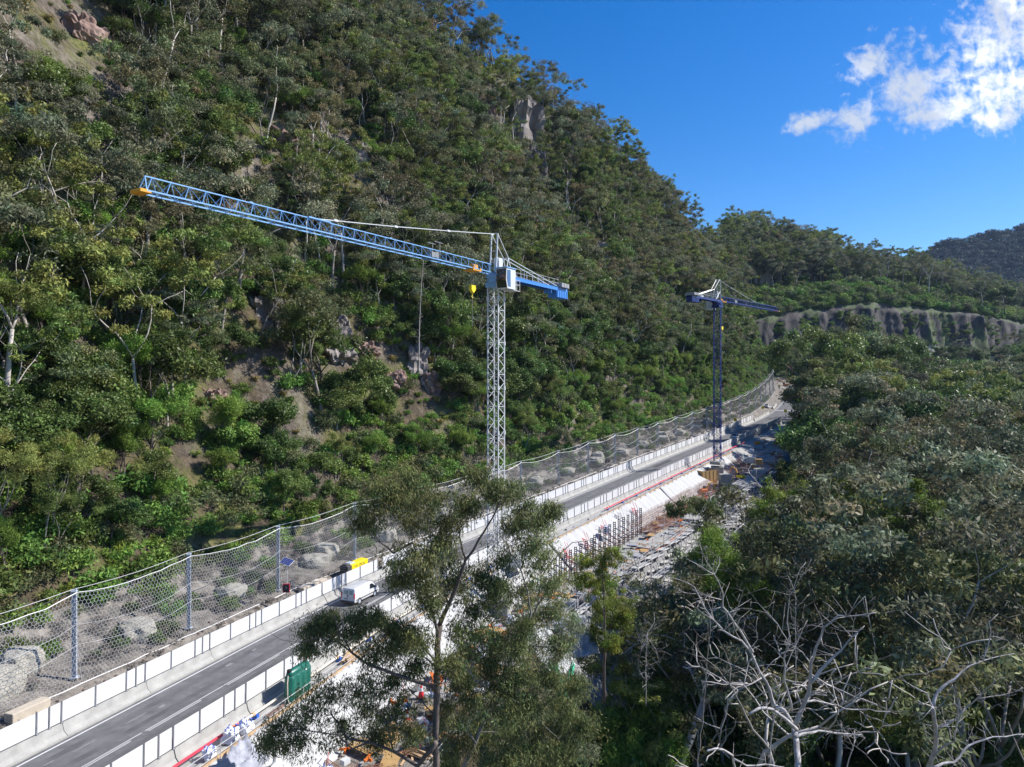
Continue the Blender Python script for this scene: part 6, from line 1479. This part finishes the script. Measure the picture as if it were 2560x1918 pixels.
L2 = [([(600, 960), (640, 880), (670, 800), (700, 740), (730, 660), (760, 600), (785, 560)], 0, .24, .11), ([(785, 560), (800, 500), (790, 440), (770, 380), (740, 330), (700, 300)], .3, .09, .02), ([(730, 660), (700, 600), (690, 540), (650, 500), (640, 420)], -.3, .09, .02),
 ([(785, 560), (820, 480), (830, 400), (870, 345), (920, 300), (975, 290)], .5, .09, .02), ([(820, 480), (860, 430), (910, 380), (960, 340), (970, 310)], .7, .07, .015), ([(770, 380), (790, 320), (800, 260), (770, 200), (745, 160)], .9, .05, .012), ([(740, 330), (720, 270), (710, 210)], 1, .035, .012),
 ([(830, 400), (850, 300), (862, 230)], 1.1, .03, .01), ([(700, 740), (640, 700), (600, 640), (590, 590)], -.4, .07, .018), ([(760, 600), (820, 600), (870, 600), (910, 570)], .2, .05, .012), ([(670, 800), (720, 760), (780, 720), (840, 700), (880, 690)], .4, .06, .014), ([(640, 880), (600, 820), (570, 770), (560, 740)], -.5, .06, .015),
 ([(700, 740), (760, 760), (800, 790), (850, 840), (880, 870)], .8, .04, .01)]
B2 = [(690, 150, 36), (745, 140, 34), (780, 195, 50), (755, 250, 42), (862, 205, 22), (650, 400, 45), (720, 350, 52), (800, 300, 50), (830, 345, 45), (855, 420, 52), (780, 440, 52), (700, 465, 55), (640, 490, 45), (600, 560, 46), (640, 560, 56), (700, 590, 46), (780, 550, 40), (860, 500, 42), (885, 590, 32), (600, 700, 56), (560, 780, 50), (650, 770, 60), (720, 710, 55), (785, 690, 50), (800, 770, 40), (740, 850, 46), (650, 860, 55), (855, 690, 32), (580, 880, 46), (600, 620, 40), (690, 660, 50), (820, 240, 30), (900, 770, 46), (930, 710, 36), (880, 830, 46), (820, 890, 46), (760, 930, 46), (700, 940, 46), (910, 900, 46), (850, 950, 40), (960, 830, 36), (560, 950, 40), (740, 790, 46), (700, 420, 40), (760, 610, 40)]
hero('gum_tree', 43, L2, B2, crop640, MT['bark'], LM['hero'], 'leaning foreground gum right of the straight trunk hiding the foot of the white crane', 'gum tree', 9, per=52, sub=34, leaf=.24, asp=.19, base_drop=12, clr=.62, flat=.8)
L5 = [([(690, 960), (720, 900), (760, 820), (800, 740), (830, 660)], 0, .18, .06), ([(760, 820), (820, 780), (880, 760), (930, 720)], .3, .08, .015), ([(720, 900), (700, 820), (690, 740), (680, 660), (700, 600)], -.3, .08, .015), ([(800, 740), (780, 660), (770, 580), (800, 520)], .4, .07, .012), ([(830, 660), (880, 600), (920, 540)], .2, .04, .01), ([(690, 740), (640, 700), (600, 690)], -.2, .04, .01)]
hero('gum_tree', 51, L5, [(880, 760, 40), (935, 715, 36), (830, 700, 42), (850, 640, 44), (800, 600, 40), (770, 560, 40), (800, 510, 34), (900, 590, 38), (925, 535, 30), (680, 650, 44), (700, 600, 40), (640, 690, 44), (600, 680, 36), (740, 700, 44), (780, 800, 44), (850, 820, 44), (900, 880, 40), (820, 900, 44), (740, 880, 44), (660, 820, 44), (930, 820, 34), (620, 760, 40), (700, 760, 40), (960, 900, 36), (580, 830, 40)], crop640, MT['bark'], LM['gumg'], 'finer grey green gum standing behind the leaning foreground gum', 'gum tree', 14, per=60, sub=22, leaf=.24, asp=.2, base_drop=9, clr=.7)
L3 = [([(1012, 730), (1013, 660), (1016, 580), (1014, 500), (1012, 430), (1008, 360), (1020, 330)], 0, .17, .03), ([(1016, 640), (1028, 560), (1040, 500), (1060, 460)], .3, .09, .02), ([(1014, 500), (985, 450), (960, 400)], -.2, .05, .012), ([(1012, 430), (1040, 380), (1060, 350)], .2, .04, .012)]
hero('wattle_tree', 62, L3, [(1010, 370, 42), (1040, 335, 34), (985, 420, 40), (1050, 470, 44), (1005, 500, 40), (1045, 530, 36), (1030, 590, 30), (960, 350, 26), (1075, 510, 26), (985, 560, 30), (1020, 430, 40), (950, 400, 26)], crop640, MT['barkd'], LM['heroy'], 'slim lime green tree standing alone at the edge of the lower bank', 'wattle', 4, per=100, sub=20, leaf=.24, asp=.2, base_drop=.5, clr=.55)
crop1200 = lambda p: (1200 + p[0] * .4069, 900 + p[1] * .4069)
L4 = [([(1405, 1100), (1400, 1050), (1392, 990), (1380, 950)], 0, .16, .07), ([(1392, 990), (1350, 940), (1300, 920), (1240, 900), (1180, 900)], -.5, .07, .02), ([(1380, 950), (1370, 900), (1330, 870)], .2, .06, .02), ([(1400, 1020), (1430, 960), (1460, 920)], .5, .06, .02), ([(1380, 950), (1400, 900), (1420, 880)], .4, .05, .02)]
hero('gum_tree', 92, L4, [(1165, 905, 34), (1225, 880, 42), (1290, 860, 44), (1350, 865, 44), (1415, 890, 40), (1300, 915, 36), (1235, 925, 26), (1400, 935, 30), (1468, 930, 26), (1180, 935, 20), (1345, 900, 34)], crop1200, MT['barkd'], LM['hero'], 'small flat topped gum in front of the rusty reinforcing mats', 'gum tree', 6, per=70, sub=10, leaf=.30, asp=.3, base_drop=6, clr=.6)
G1 = [([(1195, 660), (1190, 600), (1180, 540)], 0, .42, .3), ([(1180, 540), (1160, 450), (1110, 390), (1030, 310), (960, 240), (860, 220), (740, 200)], -1, .24, .05), ([(1190, 600), (1250, 520), (1290, 380), (1310, 320), (1300, 250)], .3, .28, .08), ([(1190, 600), (1310, 480), (1370, 390), (1460, 340), (1600, 330), (1700, 280), (1800, 250)], 1, .28, .05),
 ([(1030, 310), (1100, 240), (1160, 260), (1220, 320)], -1.2, .12, .04), ([(1330, 460), (1400, 490), (1480, 520), (1530, 560)], 1.2, .12, .03), ([(1300, 250), (1260, 180), (1230, 120), (1200, 60)], .4, .1, .03), ([(1310, 320), (1380, 230), (1440, 150), (1500, 60)], .8, .12, .03), ([(1460, 340), (1500, 240), (1560, 150), (1640, 60)], 1.5, .12, .03), ([(960, 240), (930, 160), (900, 80)], -1.4, .08, .02), ([(1600, 330), (1680, 350), (1760, 330), (1850, 390), (1890, 420)], 1.6, .1, .02)]
GB = [(900, 70, 80), (860, 140, 55), (980, 110, 70), (1250, 40, 75), (1290, 150, 62), (1235, 190, 52), (1130, 130, 52), (1380, 160, 55), (1450, 120, 62), (1520, 50, 72), (1640, 50, 62), (1620, 150, 55), (1400, 240, 45), (1250, 290, 44), (1350, 30, 55), (1500, 205, 48), (1700, 120, 55), (1560, 265, 46), (1000, 200, 36), (1330, 90, 50), (1180, 70, 50), (1070, 60, 55), (1760, 190, 50), (1440, 20, 50), (930, 180, 40)]
hero('gum_tree', 84, G1, GB, crop1500, MT['bark'], LM['heroy'], 'great spreading gum with lime green clumps and long grey bare limbs right of the scaffold', 'gum tree', 5, per=95, sub=13, leaf=.34, asp=.34, base_drop=8, droop=.2, clr=.85, flat=.6)
hero('wattle_tree', 68, [([(620, 640), (610, 560), (600, 450), (600, 360), (590, 290)], 0, .18, .04), ([(610, 560), (680, 480), (740, 440)], .5, .09, .02), ([(600, 450), (540, 400), (510, 370)], -.4, .07, .02)], [(560, 320, 62), (630, 350, 62), (520, 395, 55), (615, 440, 62), (700, 430, 56), (760, 480, 60), (700, 560, 56), (780, 600, 56), (820, 690, 40), (590, 520, 55), (655, 500, 55), (600, 290, 40), (740, 540, 50), (650, 600, 50), (830, 560, 46)], crop1500, MT['barkd'], LM['bright'], 'large feathery bright green wattle below the scaffolding', 'wattle', 8, per=120, sub=14, leaf=.34, asp=.16, base_drop=6, droop=-.3, clr=.75, flat=.9)
G7 = [([(2100, 600), (2140, 500), (2140, 470)], 0, .2, .14), ([(2140, 480), (2110, 400), (2080, 330), (2040, 260), (2035, 200), (2060, 140)], .3, .1, .02), ([(2140, 470), (2145, 370), (2150, 300), (2190, 220)], -.3, .09, .02), ([(2140, 500), (2200, 450), (2260, 420)], .3, .1, .03), ([(2110, 400), (2090, 300), (2100, 260)], -.4, .04, .01)]
deadtree('dead_tree', 75, G7, crop1500, 'pale bare tree at the right edge above the lime green canopy', 4, 6, 8)
DA = [([(1028, 1500), (1025, 1420), (1022, 1340), (1015, 1290)], 0, .21, .17), ([(1015, 1290), (1050, 1200), (1085, 1110), (1098, 1020), (1100, 960), (1130, 870), (1165, 770), (1240, 710), (1350, 705), (1440, 690)], 0, .15, .018), ([(1095, 1060), (1150, 990), (1230, 920), (1290, 850), (1380, 760)], -.5, .13, .02),
 ([(1015, 1290), (960, 1200), (915, 1180), (870, 1060), (830, 1000), (790, 900), (740, 840), (650, 790), (590, 730), (550, 670), (510, 600), (495, 560), (420, 520), (350, 500)], .4, .13, .014), ([(790, 900), (740, 790), (690, 730), (640, 660), (640, 590), (600, 490), (540, 460), (450, 410)], -.3, .085, .012), ([(600, 490), (560, 430), (520, 340)], -.6, .03, .008), ([(600, 490), (625, 440), (620, 400)], -.5, .02, .006),
 ([(1000, 1200), (960, 1050), (960, 930), (990, 860), (950, 790), (900, 720), (820, 650)], .8, .08, .012), ([(990, 860), (975, 740), (990, 600), (1080, 460)], .9, .04, .008), ([(1025, 1340), (1060, 1325), (1180, 1310), (1300, 1330), (1370, 1330)], -.7, .09, .02), ([(1028, 1300), (960, 1240), (900, 1195), (830, 1190), (780, 1222)], -1.0, .12, .07), ([(1100, 960), (1060, 900), (1000, 860)], .2, .05, .02),
 ([(1070, 1160), (1120, 1150), (1180, 1160), (1280, 1190), (1400, 1200), (1550, 1220)], .8, .07, .01), ([(690, 720), (730, 640), (760, 560)], -.2, .04, .01), ([(1130, 870), (1165, 780), (1150, 700), (1120, 640)], .3, .03, .008), ([(960, 1000), (1000, 900), (1060, 780), (1080, 730)], 1.0, .03, .008), ([(780, 890), (820, 840), (830, 800)], 0, .035, .01)]
deadtree('dead_tree', 33, DA, crop1500, 'large bleached dead tree with forked white branches at the lower right', 2, 7, 12)
DA2 = [([(880, 1500), (885, 1400), (895, 1290), (905, 1200), (880, 1100), (850, 1020)], 0, .17, .05), ([(880, 1400), (800, 1300), (760, 1230), (720, 1140), (680, 1070), (620, 990), (540, 930), (450, 900)], -.4, .09, .01), ([(540, 930), (490, 850), (430, 785)], -.5, .03, .008), ([(680, 1070), (690, 980), (650, 890), (615, 830)], -.2, .035, .008), ([(905, 1200), (940, 1120), (920, 1060), (870, 1000)], .4, .05, .012), ([(620, 990), (680, 1010), (750, 1035)], -.2, .02, .006)]
deadtree('dead_tree', 37, DA2, crop1500, 'grey dead trunk just left of the large bleached tree', 7, 6, 12, MT['bark'])
DB = [([(1715, 1500), (1755, 1390), (1750, 1290), (1735, 1190)], 0, .19, .12), ([(1735, 1190), (1760, 1110), (1850, 1030), (1930, 970), (2000, 945), (2080, 920), (2160, 905)], .3, .12, .014), ([(2000, 945), (2020, 870), (2040, 800), (2030, 740), (2080, 700)], .2, .05, .012), ([(1755, 1300), (1850, 1250), (1900, 1200), (1960, 1150), (2010, 1090), (2070, 1050)], -.4, .08, .012), ([(1730, 1500), (1850, 1470), (1920, 1390), (2050, 1340), (2212, 1330)], .8, .1, .03), ([(1735, 1190), (1700, 1110), (1640, 1080), (1560, 1030)], -.6, .06, .01), ([(1720, 1480), (1770, 1400), (1850, 1360), (1865, 1250), (1870, 1150)], -.9, .08, .02), ([(2040, 820), (2100, 830), (2150, 850)], .3, .02, .006), ([(1960, 1150), (2050, 1130), (2150, 1110), (2212, 1080)], .1, .03, .008)]
deadtree('dead_tree', 35, DB, crop1500, 'second bleached dead tree at the lower right corner with rising limbs', 5, 7, 12)
deadtree('dead_tree', 30, [([(700, 1500), (690, 1440), (640, 1400), (600, 1400), (565, 1412)], 0, .11, .05), ([(700, 1460), (760, 1490), (860, 1480), (960, 1500)], .2, .06, .03)], crop1500, 'short broken white limb at the bottom edge', 11, 2, 6)
deadtree('dead_tree', 30, [([(1285, 1500), (1315, 1410), (1330, 1350), (1370, 1330)], 0, .07, .02), ([(1315, 1410), (1330, 1360), (1325, 1310)], .1, .04, .01)], crop1500, 'thin white snag between the two bleached trees', 12, 3, 6)
deadtree('dead_tree', 46, [([(505, 1500), (530, 1300), (545, 1130), (558, 960), (575, 780), (590, 620)], 0, .10, .025)], crop1500, 'slender bare pole of a trunk left of the bleached trees', 13, 4, 10, MT['bark'])
deadtree('dead_tree', 60, [([(240, 900), (250, 800), (285, 740), (280, 690)], 0, .06, .015), ([(250, 800), (230, 850), (200, 940), (195, 980)], -.3, .03, .008), ([(250, 830), (290, 880), (310, 960)], .2, .03, .008), ([(270, 745), (230, 755)], 0, .02, .006)], crop1500, 'tangle of bare white twigs in the shaded gully', 14, 14, 4)
deadtree('dead_tree', 52, [([(1020, 620), (1010, 560), (1040, 470), (1075, 430)], 0, .05, .015), ([(1010, 560), (980, 500), (970, 450)], .2, .03, .008)], crop1500, 'thin bare sapling in front of the spreading gum', 15, 6, 6)
# pale bare trees on the slope and skyline
full = lambda p: (p[0] * 1.1573, p[1] * 1.1573)
for (D, limbs, lab, m, sd_) in [(112, [([(555, 750), (575, 690), (600, 650), (625, 600), (640, 560)], 0, .22, .07), ([(600, 650), (560, 615), (530, 580)], -.5, .08, .02), ([(600, 650), (590, 590), (570, 540)], .3, .1, .03), ([(560, 740), (590, 765), (620, 790)], .4, .08, .04)], 'leaning grey trunk rising from the pale boulder on the slope', MT['bark'], 21),
  (150, [([(545, 660), (548, 600), (552, 540), (556, 500)], 0, .16, .06), ([(552, 540), (535, 500), (520, 470)], 0, .06, .02)], 'straight pale trunk below the jib', MT['barkp'], 22),
  (165, [([(270, 375), (272, 320), (275, 260), (290, 200)], 0, .35, .12), ([(272, 310), (300, 260), (310, 210)], .5, .2, .06), ([(275, 250), (250, 200), (240, 170)], -.4, .1, .03)], 'pink barked gum trunk high on the left slope', MT['barkr'], 23),
  (160, [([(155, 66), (157, 20), (158, -30)], 0, .2, .13)], 'pale trunk rising out of the top left of the frame', MT['barkp'], 24), (118, [([(905, 790), (906, 700), (910, 620), (915, 560)], 0, .13, .05)], 'slender pale trunk left of the white mast', MT['barkp'], 25),
  (200, [([(628, 170), (630, 130), (625, 95)], 0, .2, .12), ([(625, 105), (600, 80), (580, 65)], 0, .12, .03), ([(625, 105), (650, 75), (670, 60)], 0, .12, .03), ([(625, 100), (630, 60), (640, 40)], .3, .1, .02), ([(610, 90), (590, 92), (570, 100)], .2, .06, .02)], 'pale spreading limbs of a dead gum high on the slope', MT['dead'], 26),
  (95, [([(310, 990), (312, 930), (320, 880), (350, 840)], 0, .25, .08), ([(320, 880), (300, 830), (285, 790)], 0, .1, .03)], 'dark leaning trunk low on the left slope', MT['barkd'], 27), (85, [([(90, 1130), (96, 1060), (105, 1010)], 0, .12, .07)], 'orange brown trunk at the far left', MT['barkr'], 28),
  (140, [([(385, 605), (395, 560), (420, 520), (450, 480)], 0, .4, .12), ([(385, 590), (370, 530), (340, 490)], 0, .25, .06), ([(420, 520), (430, 470), (425, 430)], 0, .12, .03)], 'thick dark forked trunk below the jib tip', MT['barkd'], 29),
  (215, [([(1220, 570), (1224, 530), (1210, 500)], 0, .1, .04)], 'bare sapling on the ridge', MT['dead'], 30),
  (470, [([(2005, 645), (2008, 600), (2020, 560), (2035, 545)], 0, .5, .1), ([(2008, 600), (1990, 575), (1975, 560)], 0, .3, .06), ([(2015, 590), (2045, 590)], 0, .2, .05)], 'white limbed gum skeleton at the bench edge', MT['dead'], 31),
  (480, [([(1898, 628), (1902, 590), (1890, 560), (1885, 545)], 0, .4, .08), ([(1902, 590), (1915, 560), (1925, 548)], 0, .25, .05), ([(1905, 580), (1925, 575)], 0, .15, .04)], 'bare pale tree standing against the sky above the cutting', MT['dead'], 32)]:
    deadtree('bare_tree', D, limbs, full, lab, sd_, 6, .5, m)

# haze: the air between the camera and the far hills
hb = MB(); hb.box((0, 0, 0), (1, 1, 1)); hm = bpy.data.materials.new('haze'); hm.use_nodes = True; hn = hm.node_tree; hn.nodes.clear()
ho = hn.nodes.new('ShaderNodeOutputMaterial'); pv = hn.nodes.new('ShaderNodeVolumePrincipled'); pv.inputs['Color'].default_value = (.50, .68, 1, 1); pv.inputs['Density'].default_value = .00005; pv.inputs['Anisotropy'].default_value = .25
hn.links.new(pv.outputs[0], ho.inputs['Volume'])
HAZE = True
if HAZE:
    ob = hb.build("haze", hm); ob.scale = (3400, 1760, 520); ob.location = (100, 790, 160); tag(ob, "thin blue haze in the air of the valley", "haze", kind="stuff")
